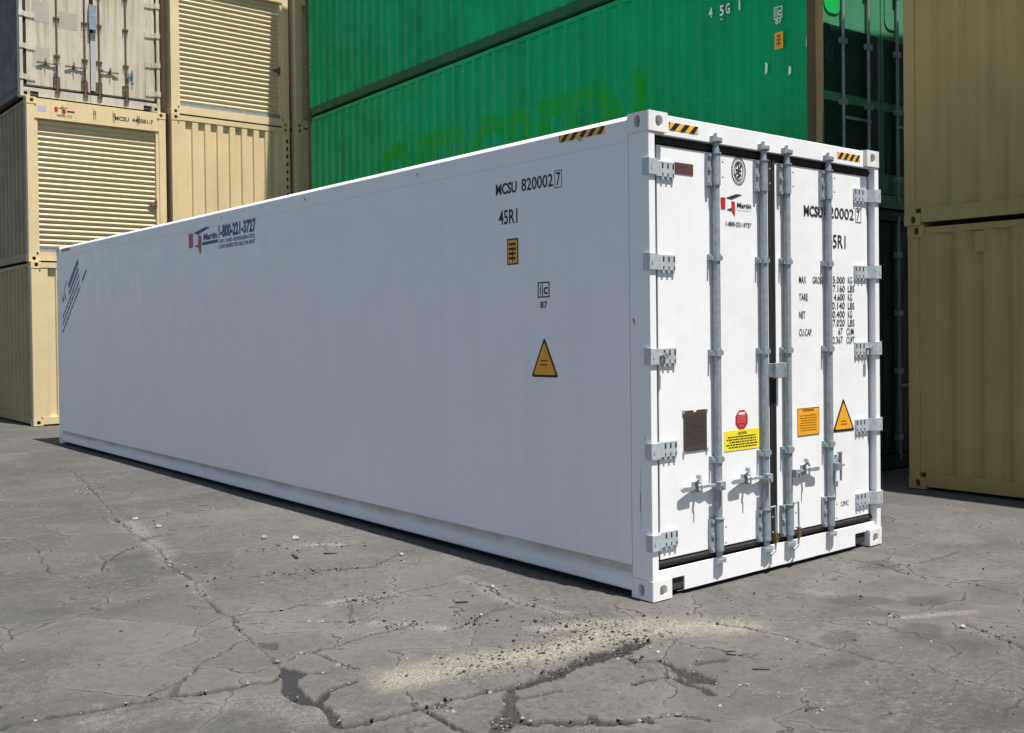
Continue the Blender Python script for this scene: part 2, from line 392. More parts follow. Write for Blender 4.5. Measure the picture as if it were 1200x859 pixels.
# cracks traced along the pavement: (picture points, half width in m, depth in m, how dark the bed is)
CR = [
 ([(0,851),(24,845),(60,838),(90,834),(120,829),(144,825),(166,821),(192,816),(208,814),(240,809),(280,803),(288,799),(312,798),(328,792)], .014, .022, .9),
 ([(-80,866),(0,851)], .009, .02, .9),
 ([(328,792),(340,786),(362,789),(376,788),(386,786)], .008, .015, .8),
 ([(372,823),(384,810),(400,803),(409,799)], .022, .02, .75),
 ([(372,826),(380,828),(389,838),(392,844),(402,850),(414,848),(430,844),(446,839),(470,834),(490,830)], .024, .022, .7),
 ([(475,810),(485,818),(490,827)], .006, .015, .9),
 ([(490,829),(512,827),(528,818),(548,815),(570,810),(587,807),(603,802),(630,797)], .026, .02, .6),
 ([(603,806),(620,800),(633,795),(653,787),(670,780),(692,772),(708,766),(725,762),(740,755),(756,750)], .038, .018, .75),
 ([(494,830),(510,835),(520,845),(532,852),(550,857),(570,866)], .011, .02, .95),
 ([(598,811),(597,823),(600,833),(592,842),(585,853),(580,864)], .032, .018, .62),
 ([(604,841),(623,846),(645,844),(672,846),(688,843),(705,846),(725,843),(743,842),(757,842)], .020, .018, .7),
 ([(757,839),(770,838),(783,837),(808,839),(833,843),(850,844)], .004, .01, .7),
 ([(606,818),(637,812),(652,808)], .02, .015, .6),
 ([(737,770),(747,775),(767,774),(783,777),(793,782),(803,786)], .010, .015, .7),
 ([(740,800),(750,797),(770,793),(792,793),(808,800),(820,806),(832,812)], .014, .015, .7),
 ([(796,784),(812,788),(826,797)], .032, .015, .65), ([(817,776),(835,774),(850,773)], .016, .012, .55),
 ([(547,676),(580,692),(605,705),(647,714),(672,722),(700,730)], .006, .012, .6),
 ([(440,701),(470,692),(502,687),(535,680),(547,676)], .006, .012, .7),
 ([(600,710),(575,715),(552,727),(540,734),(520,738)], .008, .012, .6),
 ([(605,705),(640,700),(672,698)], .006, .010, .5),
 ([(226,681),(260,676),(290,674),(328,672),(356,669),(388,666),(422,664),(440,662),(462,650),(470,645)], .006, .014, .75),
 ([(266,721),(296,715),(328,714),(352,708),(380,707),(412,703),(436,697)], .007, .015, .8),
 ([(222,708),(252,712),(266,721)], .005, .012, .8),
 ([(288,730),(324,728),(370,728),(414,728)], .004, .010, .7),
 ([(352,767),(364,765),(376,758),(392,757),(414,750),(432,744),(458,738),(478,732)], .006, .013, .75),
 ([(324,776),(352,767)], .004, .01, .5),
 ([(368,765),(384,771),(404,778),(416,783)], .006, .014, .85),
 ([(216,796),(234,778),(262,762),(276,753),(288,749)], .007, .012, .65),
 ([(176,813),(190,807),(216,796)], .005, .01, .6),
 ([(80,550),(94,558),(108,573),(120,588),(130,600),(140,612),(166,632),(180,636),(196,658),(210,670),(228,681),(236,696),(240,698),(256,713),(270,722),(280,736),(292,748),(302,754),(324,776)], .0065, .012, .45),
 ([(166,632),(184,627),(202,625)], .012, .015, .85), ([(196,621),(220,618),(248,615)], .006, .012, .6),
 ([(40,640),(48,652),(50,658),(60,672)], .005, .010, .65), ([(116,668),(124,658),(140,648),(166,638)], .006, .010, .6),
 ([(288,646),(312,642),(330,640)], .010, .012, .5), ([(232,598),(260,594),(286,590)], .010, .012, .5),
 ([(840,730),(876,735),(918,745),(954,754),(990,762),(1023,772),(1050,777)], .006, .010, .7),
 ([(972,652),(996,654),(1032,660),(1062,670)], .010, .010, .6), ([(1044,661),(1077,658),(1122,645)], .012, .010, .5),
 ([(1080,672),(1125,678),(1170,690),(1200,696),(1260,712)], .009, .010, .55),
 ([(1134,729),(1164,742),(1194,756),(1240,775)], .007, .010, .5),
 ([(1089,778),(1110,790),(1140,799),(1200,813),(1260,830)], .006, .010, .5), ([(894,696),(942,698)], .005, .010, .6),
 ([(412,703),(408,720),(414,728),(440,722)], .006, .008, .35),
 ([(850,815),(870,800),(900,812),(950,806)], .003, .006, .4), ([(1030,838),(1060,832),(1090,840)], .004, .006, .4),
]
HOLES = [([(326,778),(346,784),(362,789),(349,795),(346,802),(358,814),(372,823),(368,826),(352,826),(336,818),(323,810),(328,800),(330,790)], .016, 1.0),
         ([(196,812),(208,814),(209,806),(216,796),(205,803)], .010, .6), ([(304,752),(330,752),(328,760),(310,759)], .006, .6)]
DUST = [([(470,795),(540,780),(620,768),(690,748),(760,737),(860,733)], .16, 1.0), ([(640,735),(700,728),(780,728)], .10, .7), ([(440,730),(480,731),(520,736)], .07, .55),
        ([(120,845),(220,830),(300,820),(380,838)], .16, .38), ([(228,681),(240,698)], .08, .4), ([(545,676),(600,704),(660,716)], .09, .45), ([(150,612),(180,636),(200,660)], .12, .4),
        ([(388,706),(440,697),(470,692)], .07, .5), ([(840,735),(880,740)], .10, .4), ([(940,690),(970,694)], .08, .4), ([(1060,722),(1140,715)], .05, .5), ([(360,638),(400,637)], .05, .9)]
STAIN = [(1008, 702, 48, 6, .75), (1085, 703, 36, 7, .8), (982, 745, 24, 9, .7), (1078, 740, 36, 11, .75), (993, 776, 22, 5, .7), (1032, 661, 22, 6, .6), (1125, 756, 26, 8, .5), (1180, 838, 50, 14, .7),
         (60, 552, 70, 7, .35), (120, 715, 60, 5, .35), (1030, 718, 40, 4, .5), (70, 590, 60, 5, .3), (30, 770, 50, 12, .35), (60, 715, 35, 4, .4), (735, 742, 26, 5, .45), (1180, 640, 60, 6, .25)]
def G(p): return on_z(p[0], p[1])[:2]
def seg_dist(P, a, b):
    d = b - a; L2 = max(d @ d, 1e-12); t = np.clip(((P - a) @ d) / L2, 0, 1); return np.hypot(*(P - (a + t[:, None] * d)).T), t
def in_poly(P, poly):
    x, y = P.T; ins = np.zeros(len(P), bool); n = len(poly)
    for i in range(n):
        x0, y0 = poly[i]; x1, y1 = poly[(i + 1) % n]
        c = ((y0 > y) != (y1 > y)) & (x < (x1 - x0) * (y - y0) / (y1 - y0 + 1e-12) + x0); ins ^= c
    return ins
TYRE = [[(-60, 700), (200, 640), (420, 622), (560, 625)], [(-60, 770), (220, 690), (470, 650), (600, 655)], [(620, 859), (800, 800), (1000, 700), (1200, 622)], [(760, 870), (930, 800), (1100, 715), (1230, 655)]]
def ground():
    az0, az1 = R_(5), R_(73)
    az = np.concatenate([np.arange(az0, az1, 0.0011), np.arange(az1, az0 + 2 * math.pi - 1e-6, R_(6))]); na = len(az)
    r = np.concatenate([[0.3, 0.8, 1.4, 2.0, 2.6], 1 / np.linspace(1 / 3.1, 1 / 20, 470), np.linspace(20.3, 40, 40), np.geomspace(42, 600, 22)]); nr = len(r)
    AA, RR = np.meshgrid(az, r); P = np.stack([CAM[0] + RR * np.sin(AA), CAM[1] + RR * np.cos(AA)], -1).reshape(-1, 2)
    N = len(P); crack = np.zeros(N); dark = np.zeros(N); dust = np.zeros(N); stain = np.zeros(N); z = np.zeros(N)
    near = (RR.ravel() < 26); idx = np.where(near)[0]; Q = P[idx]
    j = 0.045
    Wp = Q + np.stack([fbm(Q[:, 0] * 7, Q[:, 1] * 7, 3) - .47, fbm(Q[:, 0] * 7, Q[:, 1] * 7, 9) - .47], 1) * j * 1.3 + np.stack([fbm(Q[:, 0] * 40, Q[:, 1] * 40, 5, 2) - .38, fbm(Q[:, 0] * 40, Q[:, 1] * 40, 6, 2) - .38], 1) * 0.016
    wv = (0.45 + 1.1 * fbm(Q[:, 0] * 5, Q[:, 1] * 5, 21, 3)) * (.35 + 1.4 * fbm(Q[:, 0] * 28, Q[:, 1] * 28, 23, 3))
    def band(pts, pad):
        g = np.array([G(p) for p in pts]); lo, hi = g.min(0) - pad, g.max(0) + pad
        k = np.where((Wp[:, 0] > lo[0]) & (Wp[:, 0] < hi[0]) & (Wp[:, 1] > lo[1]) & (Wp[:, 1] < hi[1]))[0]
        d = np.full(len(k), 9.0)
        for a, b in zip(g[:-1], g[1:]): d = np.minimum(d, seg_dist(Wp[k], a, b)[0])
        return k, d
    for pts, hw, dep, dk in CR:
        k, d = band(pts, 0.4); ww = hw * wv[k] * 1.15 * np.clip(.25 + 2.2 * fbm(Q[k, 0] * 2.3, Q[k, 1] * 2.3, 91, 3), .35, 1.3); e = np.clip(.5 + (ww - d) / (.004 + .22 * ww), 0, 1)
        ii = idx[k]; crack[ii] = np.maximum(crack[ii], e * min(1, dk * 1.3)); z[ii] = np.minimum(z[ii], -dep * e)
        lip = np.exp(-((d - ww * 2.2) / (0.03 + ww)) ** 2) * 0.3 * np.clip(fbm(Q[k, 0] * 6, Q[k, 1] * 6, 33) * 3 - 1.0, 0, 1); dust[ii] = np.maximum(dust[ii], lip)
    for poly, dep, dk in HOLES:
        g = np.array([G(p) for p in poly]); k = np.where(in_poly(Wp, g))[0]; ii = idx[k]
        dark[ii] = np.maximum(dark[ii], dk); z[ii] = np.minimum(z[ii], -dep)
    for pts, wd, a in DUST:
        k, d = band(pts, wd * 3); ii = idx[k]
        m = np.exp(-(d / wd) ** 2) * a; m = np.clip(m * (0.3 + 1.5 * fbm(Q[k, 0] * 5, Q[k, 1] * 9, 41)), 0, 1); dust[ii] = np.maximum(dust[ii], m)
    for u, v, a, b, s in STAIN:
        c = G((u, v)); e1 = np.array(G((u + a, v))) - c; e2 = np.array(G((u, v - b))) - c
        Mi = np.linalg.inv(np.stack([e1, e2], 1)); q = (Wp - c) @ Mi.T; dd = np.hypot(q[:, 0], q[:, 1]) + (fbm(Q[:, 0] * 6, Q[:, 1] * 6, 55) - .47) * 1.0
        m = np.clip((1.15 - dd) * 2.2, 0, 1) * s; stain[idx] = np.maximum(stain[idx], m)
    for pts in TYRE:                                                     # faint rubber marks where trucks turn
        k, d = band(pts, 0.5); ii = idx[k]
        m = np.clip(1 - d / .13, 0, 1) ** .6 * .42 * np.clip(fbm(Q[k, 0] * 3, Q[k, 1] * 3, 63) * 3.2 - 1.0, 0, 1); stain[ii] = np.maximum(stain[ii], m)
    worn_vignette = np.zeros(N)  # paler wear round the front corner, with some lens vignetting painted in
    WORN_VIGNETTE = [([(300, 735), (470, 720), (640, 760), (760, 745), (900, 700), (1040, 665), (1180, 620)], .95), ([(430, 690), (620, 790), (760, 800)], .75), ([(300, 600), (470, 660)], .6)]
    for pts, wd in WORN_VIGNETTE:
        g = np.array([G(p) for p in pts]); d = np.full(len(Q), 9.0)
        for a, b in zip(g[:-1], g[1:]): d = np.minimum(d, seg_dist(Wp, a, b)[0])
        m = np.exp(-(d / wd) ** 2 * .8); worn_vignette[idx] = np.maximum(worn_vignette[idx], m)
    worn_vignette[idx] = np.clip(worn_vignette[idx] * (.45 + 1.1 * fbm(Q[:, 0] * 1.7, Q[:, 1] * 1.7, 83)), 0, 1)
    und = (fbm(P[:, 0] * .55, P[:, 1] * .55, 71, 3) - .45) * 0.016 + (fbm(P[:, 0] * 9, P[:, 1] * 9, 77, 3) - .45) * 0.003
    # keep the pavement just under the container feet
    z = z + und - 0.006
    z = np.minimum(z, -0.001); z = np.where(RR.ravel() > 30, -0.01, z)
    cen = np.array([[CAM[0], CAM[1], -0.006]])
    V = np.vstack([np.c_[P, z], cen])
    a0 = np.arange(na); a1 = (a0 + 1) % na; F = []
    for i in range(nr - 1): F.append(np.stack([i * na + a0, i * na + a1, (i + 1) * na + a1, (i + 1) * na + a0], 1)[:, ::-1])
    F = np.vstack(F); T = np.stack([a0, a1, np.full(na, N)], 1)
    me = bpy.data.meshes.new('ground'); me.vertices.add(len(V)); me.vertices.foreach_set('co', V.ravel())
    nl = F.size + T.size; me.loops.add(nl); me.loops.foreach_set('vertex_index', np.concatenate([F.ravel(), T.ravel()]).astype(np.int32))
    me.polygons.add(len(F) + len(T)); me.polygons.foreach_set('loop_start', np.concatenate([np.arange(len(F)) * 4, F.size + np.arange(len(T)) * 3]).astype(np.int32))
    me.update(calc_edges=True); me.validate()
    me.polygons.foreach_set('use_smooth', [True] * len(me.polygons))
    for nme, arr in (('crack', crack), ('dark', dark), ('dust', dust), ('stain', stain), ('worn_vignette', worn_vignette)):
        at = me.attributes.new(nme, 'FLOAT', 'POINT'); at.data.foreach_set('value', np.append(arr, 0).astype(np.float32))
    k = NT('worn_pavement'); p = k.pos()
    rot = k.n('ShaderNodeMapping'); rot.inputs['Rotation'].default_value = (0, 0, R_(38)); rot.inputs['Scale'].default_value = (0.55, 2.6, 1); k.l(p, rot.inputs['Vector'])
    big = k.rng(k.noise(p, 0.55, 5, 0.6), 0.32, 0.68); stre = k.rng(k.noise(rot.outputs[0], 1.5, 6, 0.62), 0.30, 0.72)
    c = k.mix(big, (0.034, 0.0318, 0.030, 1), (0.056, 0.0525, 0.0495, 1))
    c = k.mix(k.math('MULTIPLY', k.attr('worn_vignette'), 0.95), c, k.mix(big, (0.098, 0.092, 0.083, 1), (0.125, 0.117, 0.104, 1)))
    c = k.mix(k.math('MULTIPLY', stre, 0.45), c, (0.088, 0.083, 0.077, 1))
    c = k.mix(k.math('MULTIPLY', k.rng(k.noise(p, 3.1, 6, 0.65), 0.48, 0.72), 0.6), c, (0.034, 0.0315, 0.029, 1))
    c = k.mix(k.math('MULTIPLY', k.rng(k.noise(p, 9, 5, 0.7), 0.50, 0.74), 0.5), c, (0.120, 0.113, 0.102, 1))
    c = k.mix(k.math('MULTIPLY', k.rng(k.noise(p, 26, 5, 0.75), 0.50, 0.66), 0.7), c, (0.125, 0.118, 0.106, 1))
    c = k.mix(k.math('MULTIPLY', k.rng(k.noise(p, 19, 6, 0.75), 0.51, 0.68), 0.75), c, (0.026, 0.024, 0.0225, 1))
    c = k.mix(k.math('MULTIPLY', k.rng(k.noise(p, 85, 3, 0.7), 0.60, 0.70), 0.7), c, (0.022, 0.020, 0.019, 1))
    c = k.mix(k.math('MULTIPLY', k.rng(k.noise(p, 70, 3, 0.7), 0.60, 0.72), 0.6), c, (0.20, 0.19, 0.165, 1))
    gr = k.noise(p, 230, 2, 0.6); c = k.mix(k.math('MULTIPLY', k.rng(gr, 0.52, 0.75), 0.5), c, (0.030, 0.028, 0.026, 1))
    c = k.mix(k.math('MULTIPLY', k.rng(k.noise(p, 310, 2, 0.6), 0.56, 0.78), 0.5), c, (0.17, 0.16, 0.14, 1))
    # hairline crazing
    vo = k.n('ShaderNodeTexVoronoi', feature='DISTANCE_TO_EDGE'); wr = k.n('ShaderNodeVectorMath', operation='ADD'); wn = k.n('ShaderNodeTexNoise'); wn.inputs['Scale'].default_value = 2.2; wn.inputs['Detail'].default_value = 6
    ws = k.n('ShaderNodeVectorMath', operation='SCALE'); ws.inputs['Scale'].default_value = 0.55; k.l(p, wn.inputs['Vector']); k.l(wn.outputs['Color'], ws.inputs[0]); k.l(p, wr.inputs[0]); k.l(ws.outputs[0], wr.inputs[1])
    k.l(wr.outputs[0], vo.inputs['Vector']); vo.inputs['Scale'].default_value = 1.35
    vc = k.n('ShaderNodeTexVoronoi', feature='F1'); k.l(wr.outputs[0], vc.inputs['Vector']); vc.inputs['Scale'].default_value = 1.35
    sx = k.n('ShaderNodeSeparateColor'); k.l(vc.outputs['Color'], sx.inputs[0])
    zone = k.rng(k.noise(p, 0.8, 3), 0.40, 0.50)
    c = k.mix(k.math('MULTIPLY', k.math('MULTIPLY', sx.outputs[0], zone), 0.45), c, (0.115, 0.108, 0.098, 1))
    c = k.mix(k.math('MULTIPLY', k.math('MULTIPLY', sx.outputs[1], zone), 0.42), c, (0.040, 0.044, 0.042, 1))
    hair = k.math('MULTIPLY', k.rng(vo.outputs['Distance'], 0.011, 0.002), k.math('MULTIPLY', zone, k.rng(k.noise(p, 3.0, 4), 0.36, 0.46)))
    c = k.mix(k.math('MULTIPLY', k.math('MULTIPLY', k.rng(vo.outputs['Distance'], 0.07, 0.01), zone), 0.22), c, (0.17, 0.155, 0.13, 1))
    c = k.mix(k.math('MULTIPLY', hair, 0.85), c, (0.022, 0.02, 0.018, 1))
    c = k.mix(k.math('MULTIPLY', k.attr('stain'), 0.75), c, (0.030, 0.028, 0.026, 1))
    dn = k.rng(k.noise(p, 40, 4, 0.65), 0.3, 0.7, 0.65, 1.0)
    dm = k.math('ADD', k.attr('dust'), k.math('MULTIPLY', k.math('SUBTRACT', k.noise(p, 16, 8, 0.8), 0.5), 1.3))
    dm = k.math('ADD', dm, k.math('MULTIPLY', k.math('SUBTRACT', k.noise(p, 120, 3, 0.7), 0.5), 1.2))
    dm = k.math('MULTIPLY', k.rng(dm, 0.10, 1.0), k.rng(k.attr('dust'), 0.02, 0.30))
    dcol = k.mix(k.rng(k.noise(p, 75, 3, 0.75), 0.42, 0.60), (0.13, 0.12, 0.10, 1), (0.29, 0.265, 0.215, 1))
    c = k.mix(k.math('MULTIPLY', dm, 0.9), c, dcol)
    c = k.mix(k.math('MULTIPLY', k.rng(k.noise(p, 130, 2, 0.6), 0.62, 0.70), k.rng(k.attr('dust'), 0.05, 0.4)), c, (0.02, 0.018, 0.016, 1))
    bed = k.mix(k.rng(k.noise(p, 60, 4, 0.6), 0.4, 0.6), (0.006, 0.0055, 0.005, 1), (0.022, 0.019, 0.016, 1))
    c = k.mix(k.attr('crack'), c, bed)
    c = k.mix(k.math('MULTIPLY', k.attr('dark'), 0.96), c, (0.012, 0.013, 0.015, 1))
    k.l(c, k.b.inputs['Base Color'])
    k.l(k.rng(k.noise(p, 6, 4), 0.3, 0.7, 0.80, 0.97), k.b.inputs['Roughness'])
    h = k.math('ADD', k.math('MULTIPLY', gr, 0.35), k.math('ADD', k.math('MULTIPLY', k.noise(p, 55, 4, 0.65), 0.9), k.math('MULTIPLY', hair, -1.2)))
    k.bump(h, 0.55, 0.006)
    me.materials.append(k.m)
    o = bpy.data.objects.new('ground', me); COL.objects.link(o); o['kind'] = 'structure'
    return o
ground()

# ================================================================== REEFER CONTAINERS
def reefer(root, W=2.438, L=12.192, H=2.896, wm=M_white, rm=M_rail, cm=M_cast, rodm=M_galv, hingem=M_galvl, full=True, rod_r=0.0225, sm=None):
    """insulated container seen from its double doors; returns the two door leaves and the wall backing"""
    DF = 0.055; sm = sm or wm
    for sx in (-1, 1):
        for sy in (-1, 1):
            for top in (False, True): casting(root, cm, sx, sy, top, W, L, H)
    bv = 0.004 if full else 0
    # posts
    for xa, xb in ((0.004, 0.056), (W - 0.056, W - 0.004)):
        MB().box(xa, xb, 0.006, 0.176, CH, H - CH).build('corner_post', wm, root, bevel=bv)
        MB().box(xa, xb + 0.05 if xa < 1 else xb, L - 0.176, L - 0.006, CH, H - CH).build('corner_post', wm, root, bevel=bv)
    fxz = lambda u, v, t: (u, t, v)
    hd = MB().box(CW + 0.001, W - CW - 0.001, 0.03, 0.15, 2.768, H - 0.006).build('header', wm, root, bevel=bv)
    MB().box(0.057, CW + .0005, 0.03, 0.15, 2.768, H - CH - .001).box(W - CW - .0005, W - 0.057, 0.03, 0.15, 2.768, H - CH - .001).build('header_end', wm, root)
    n0, n1 = CW + 0.004, 0.305
    sill = [(0.057, 0.119), (n0, 0.119), (n0, 0.106), (n1, 0.106), (n1, 0.020), (W - n1, 0.020), (W - n1, 0.106), (W - n0, 0.106), (W - n0, 0.119), (W - 0.057, 0.119), (W - 0.057, 0.166), (0.057, 0.166)]
    MB().prism(sill, fxz, 0.03, 0.042).build('door_sill', wm, root)
    for xa, xb in ((n0, n1 + .02), (W - n1 - .02, W - n0)): MB().box(xa, xb, 0.0435, 0.15, 0.03, 0.1175).build('sill_notch_shade', M_dark, root)  # dark block filling the notch, stands in for the shade inside it
    # doors and rubber seals
    xl, xm0, xm1, xr, z0, z1 = 0.122, 1.184, 1.258, W - 0.082, 0.222, 2.712
    leaf = []
    for a, b in ((xl, xm0), (xm1, xr)):
        leaf.append(MB().box(a, b, DF, 0.13, z0, z1).build('door', wm, root, bevel=bv))
    g = MB().box(0.057, W - 0.057, 0.066, 0.125, z1 + .001, 2.767).box(0.057, W - 0.057, 0.066, 0.125, 0.167, z0 - .001)
    g.box(0.057, xl - .001, 0.066, 0.125, z0, z1).box(xr + .001, W - 0.057, 0.066, 0.125, z0, z1).box(xm0 + .001, xm1 - .001, 0.062, 0.125, z0, z1)
    for k in (0, 1):                                                     # bulging seal lips
        zc = (z1 + 0.028, z0 - 0.027)[k]; g.cyl((0.06, 0.066, zc), (W - 0.06, 0.066, zc), 0.020, n=10)
    g.cyl((1.203, 0.062, z0 - .02), (1.203, 0.062, z1 + .02), 0.017, n=10).cyl((1.239, 0.062, z0 - .02), (1.239, 0.062, z1 + .02), 0.017, n=10)
    g.build('door_seal', M_rub, root, smooth=40)
    # walls, roof, floor
    yA, yB = CL + .002, L - CL - .002; n = 24; p = (yB - yA) / n
    MB().box(0.012, 0.07, yA, yB, 0.19, 2.738).build('side_wall', sm, root)
    if full:
        src = None
        for i in range(n):
            if src is None:
                e = 0.006; prof = [(0.0004, 0.0058), (e, 0.0045), (p - e, 0.0045), (p - 0.0004, 0.0058), (p - 0.0006, 0.012), (0.0006, 0.012)]
                src = MB().prism([(x, y) for y, x in prof], lambda u, v, t: (u, v, t), 0.191, 2.7365).build('side_panel', wm, root, loc=(0, yA, 0))
            else: share('side_panel', src, root, (0, yA + i * p, 0))
    MB().box(W - 0.07, W - 0.004, yA, yB, 0.19, 2.738).build('side_wall', wm, root)
    tr = [(0.0055, 2.7374), (0.0033, 2.7405), (0.0033, 2.862), (0.010, 2.874), (0.032, 2.892), (0.11, 2.892), (0.11, 2.739)]
    br = [(0.11, 0.189), (0.003, 0.189), (0.017, 0.158), (0.017, 0.15), (0.006, 0.142), (0.004, 0.045), (0.010, 0.036), (0.11, 0.036)]
    fy = lambda u, v, t: (u, t, v); fyr = lambda u, v, t: (W - u, t, v)
    for f_ in (fy, fyr):
        MB().prism(tr, f_, CL + .001, L - CL - .001).build('top_rail', sm, root)
        MB().prism(br, f_, CL + .001, L - CL - .001).build('bottom_rail', rm, root)
    MB().box(0.111, W - 0.111, 0.151, L - 0.151, 2.855, 2.882).build('roof', wm, root)
    MB().box(0.111, W - 0.111, 0.151, L - 0.151, 0.09, 0.135).build('floor', M_dark, root)
    MB().box(0.06, W - 0.06, L - 0.15, L - 0.05, 0.12, H - 0.12).box(0.162, W - .162, L - 0.12, L - 0.02, H - .118, H - .01).box(0.162, W - .162, L - 0.12, L - 0.02, 0.02, .119).build('end_wall', wm, root)
    # hinges
    hsrc = {}
    zs = (2.568, 2.008, 1.447, 0.886, 0.345)
    for s in (-1, 1):
        for i, zc in enumerate(zs):
            X = (lambda x: x) if s < 0 else (lambda x: W - x)
            def bx(mb, x0, x1, *r): a, b = sorted((X(x0), X(x1))); return mb.box(a, b, *r)
            if s not in hsrc:
                mb = MB(); bx(mb, -0.006, 0.058, -0.006, 0.0055, -.047, .047); bx(mb, 0.096, 0.262, 0.040, 0.0535, -.045, .045)
                mb.prism([(X(.058), -.006), (X(.066), -.006), (X(.10), .0395), (X(.10), .0535), (X(.094), .0535), (X(.058), .0055)], lambda u, v, t: (u, v, t), -.046, .046)
                bx(mb, -0.007, 0.003, -0.005, 0.05, -.05, .05)
                sl = MB()
                for k in range(3):
                    xx = 0.150 + 0.046 * k; bx(mb, xx, xx + .016, 0.0405, 0.0532, -.062, -.0455)
                    bx(sl, xx + .002, xx + .014, 0.0385, 0.0402, .006, .036); bx(sl, xx + .004, xx + .012, 0.0385, 0.0402, -.040, -.022)
                bx(mb, 0.012, 0.020, -.0095, -.0062, -.012, .012)
                h = mb.build('hinge', hingem, root, loc=(0, 0, zc)); hsrc[s] = h; hs = tag(sl.build('hinge_slot', M_rub, h), None, None, None, 'stuff') if full else None; hsl = {**(hsl if len(hsrc) > 1 else {}), s: hs}
            else:
                h = share('hinge', hsrc[s], root, (0, 0, zc))
                if hsl[s]: share('hinge_slot', hsl[s], h)
            if i == 2 and full:
                k = MB().cyl((X(.125), .041, 0), (X(.125), .01, 0), 0.011, n=12).cyl((X(.125), .01, 0), (X(.125), -.010, 0.002), 0.02, n=12).cyl((X(.125), .015, -.01), (X(.118), .015, -.05), .006, n=8)
                k.build('hold_back_knob', M_galv_d, h, smooth=40)
    # locking rods
    c0 = W / 2; YR = 0.020; hz = 0.628
    rods = []
    for i, dx in enumerate((-0.60, -0.125, 0.125, 0.60)):
        x = c0 + dx
        rod = MB().cyl((x, YR, 0.19), (x, YR, 2.735), rod_r, n=18).build('lock_rod', rodm, root, smooth=40); rods.append(rod)
        for za, zb in ((2.505, 2.700), (0.212, 0.411)):
            mb = MB().cyl((x, YR, za), (x, YR, zb), rod_r + .007, n=18).box(x - .066, x - .028, 0.03, DF - .001, za - .008, zb + .004).box(x + .028, x + .05, 0.036, DF - .001, za, zb)
            for q in (.03, .5, .95):
                zz = za + (zb - za) * q; mb.box(x - .062, x - .040, .020, .0295, zz - .010, zz + .010)
            mb.cyl((x, YR, zb), (x, YR, zb + .008), rod_r + .012, n=18)
            mb.cyl((x + .030, -.004, za + .05), (x + .034, -.012, za + .05), .006, n=8).cyl((x + .030, -.004, zb - .05), (x + .034, -.012, zb - .05), .006, n=8)
            mb.build('rod_sleeve', rodm, rod, smooth=40)
        for zc in (2.053, 1.457, 0.787):
            mb = MB().cyl((x, YR, zc - .022), (x, YR, zc + .022), rod_r + .007, n=18).box(x - .052, x + .052, .036, DF - .001, zc - .02, zc + .02)
            mb.box(x - .050, x - .036, .010, .0355, zc - .018, zc + .006).box(x + .036, x + .048, .010, .0355, zc - .016, zc + .010)
            mb.build('rod_bracket', rodm, rod, smooth=40)
        # cams gripping the keepers
        for top in (1, 0):
            zc = 2.788 if top else 0.150; s = 1 if top else -1
            mb = MB().cyl((x, YR, zc - s * .07), (x, YR, zc), 0.019, n=14)
            mb.prism([(-.034, -.022), (-.010, -.030), (.040, -.022), (.046, -.004), (.018, .008), (-.02, .008), (-.038, -.004)], lambda u, v, t: (x + u, YR + v, t), zc - .010, zc + .012)
            mb.cyl((x, YR, zc + .012), (x, YR, zc + .03 * s + .012), .011, n=10)
            mb.box(x - .046, x - .034, -.002, .0295, zc - .018, zc + .020).box(x + .034, x + .046, .004, .0295, zc - .016, zc + .016)
            mb.build('cam', M_cast if not full and False else rodm, rod, smooth=40)
        # handle and its catch
        s = -1 if i < 2 else 1
        if i < 3:
            outl = [(0.0, -.030), (.05, -.032), (.09, -.014), (.14, -.022), (.20, -.006), (.335, -.030), (.345, -.012), (.335, -.006), (.23, .020), (.165, .028), (.10, .008), (.06, .012), (0.0, .020)]
            mb = MB().prism([(s * u, v) for u, v in outl], lambda u, v, t: (x + u, v * .58 + .033, t), hz - .008, hz + .008)
            mb.box(min(x, x + s * .05), max(x, x + s * .05), -.038, .0, hz - .026, hz + .026)
            mb.cyl((x + s * .03, -.045, hz), (x + s * .03, -.02, hz), .010, n=10)
            mb.prism([(.23, -.012), (.33, -.016), (.345, .0), (.33, .014), (.23, .012)], lambda u, v, t: (x + s * u, t, hz + v), .016, .026)
            mb.build('handle', rodm, rod, smooth=40)
            mb = MB().box(*sorted((x + s * .17, x + s * .215)), .034, DF - .001, hz - .03, hz + .035)
            mb.cyl((x + s * .19, .035, hz + .03), (x + s * .19, .005, hz + .055), .009, n=10).cyl((x + s * .19, .005, hz + .055), (x + s * .20, -.004, hz + .030), .009, n=10)
            mb.cyl((x + s * .19, .018, hz + .058), (x + s * .19, .018, hz + .080), .017, .013, n=12).cyl((x + s * .19, -.006, hz - .03), (x + s * .19, -.006, hz + .02), .006, n=8)
            mb.build('handle_catch', rodm, rod, smooth=40)
        else:                                                            # the last handle hangs loose
            mb = MB().prism([(.02, .03), (.06, .03), (.105, .085), (.12, .08), (.085, .01), (.06, -.06), (.055, -.15), (.03, -.21), (.015, -.20), (.03, -.10), (.025, -.03)], lambda u, v, t: (x + u, t, hz + v), .014, .028)
            mb.box(x, x + .045, -.036, .0, hz - .026, hz + .026).build('handle', M_galv_d, rod)
            mb = MB().box(x + .10, x + .125, .024, DF - .001, hz - .02, hz + .07).cyl((x + .115, .012, hz + .085), (x + .115, .012, hz - .11), .009, n=10).cyl((x + .112, .03, hz + .085), (x + .112, .005, hz + .085), .013, n=10)
            mb.box(x + .10, x + .15, .002, .012, hz - .008, hz + .004).build('handle_catch', M_galv_d, rod, smooth=40)
    return leaf, rods

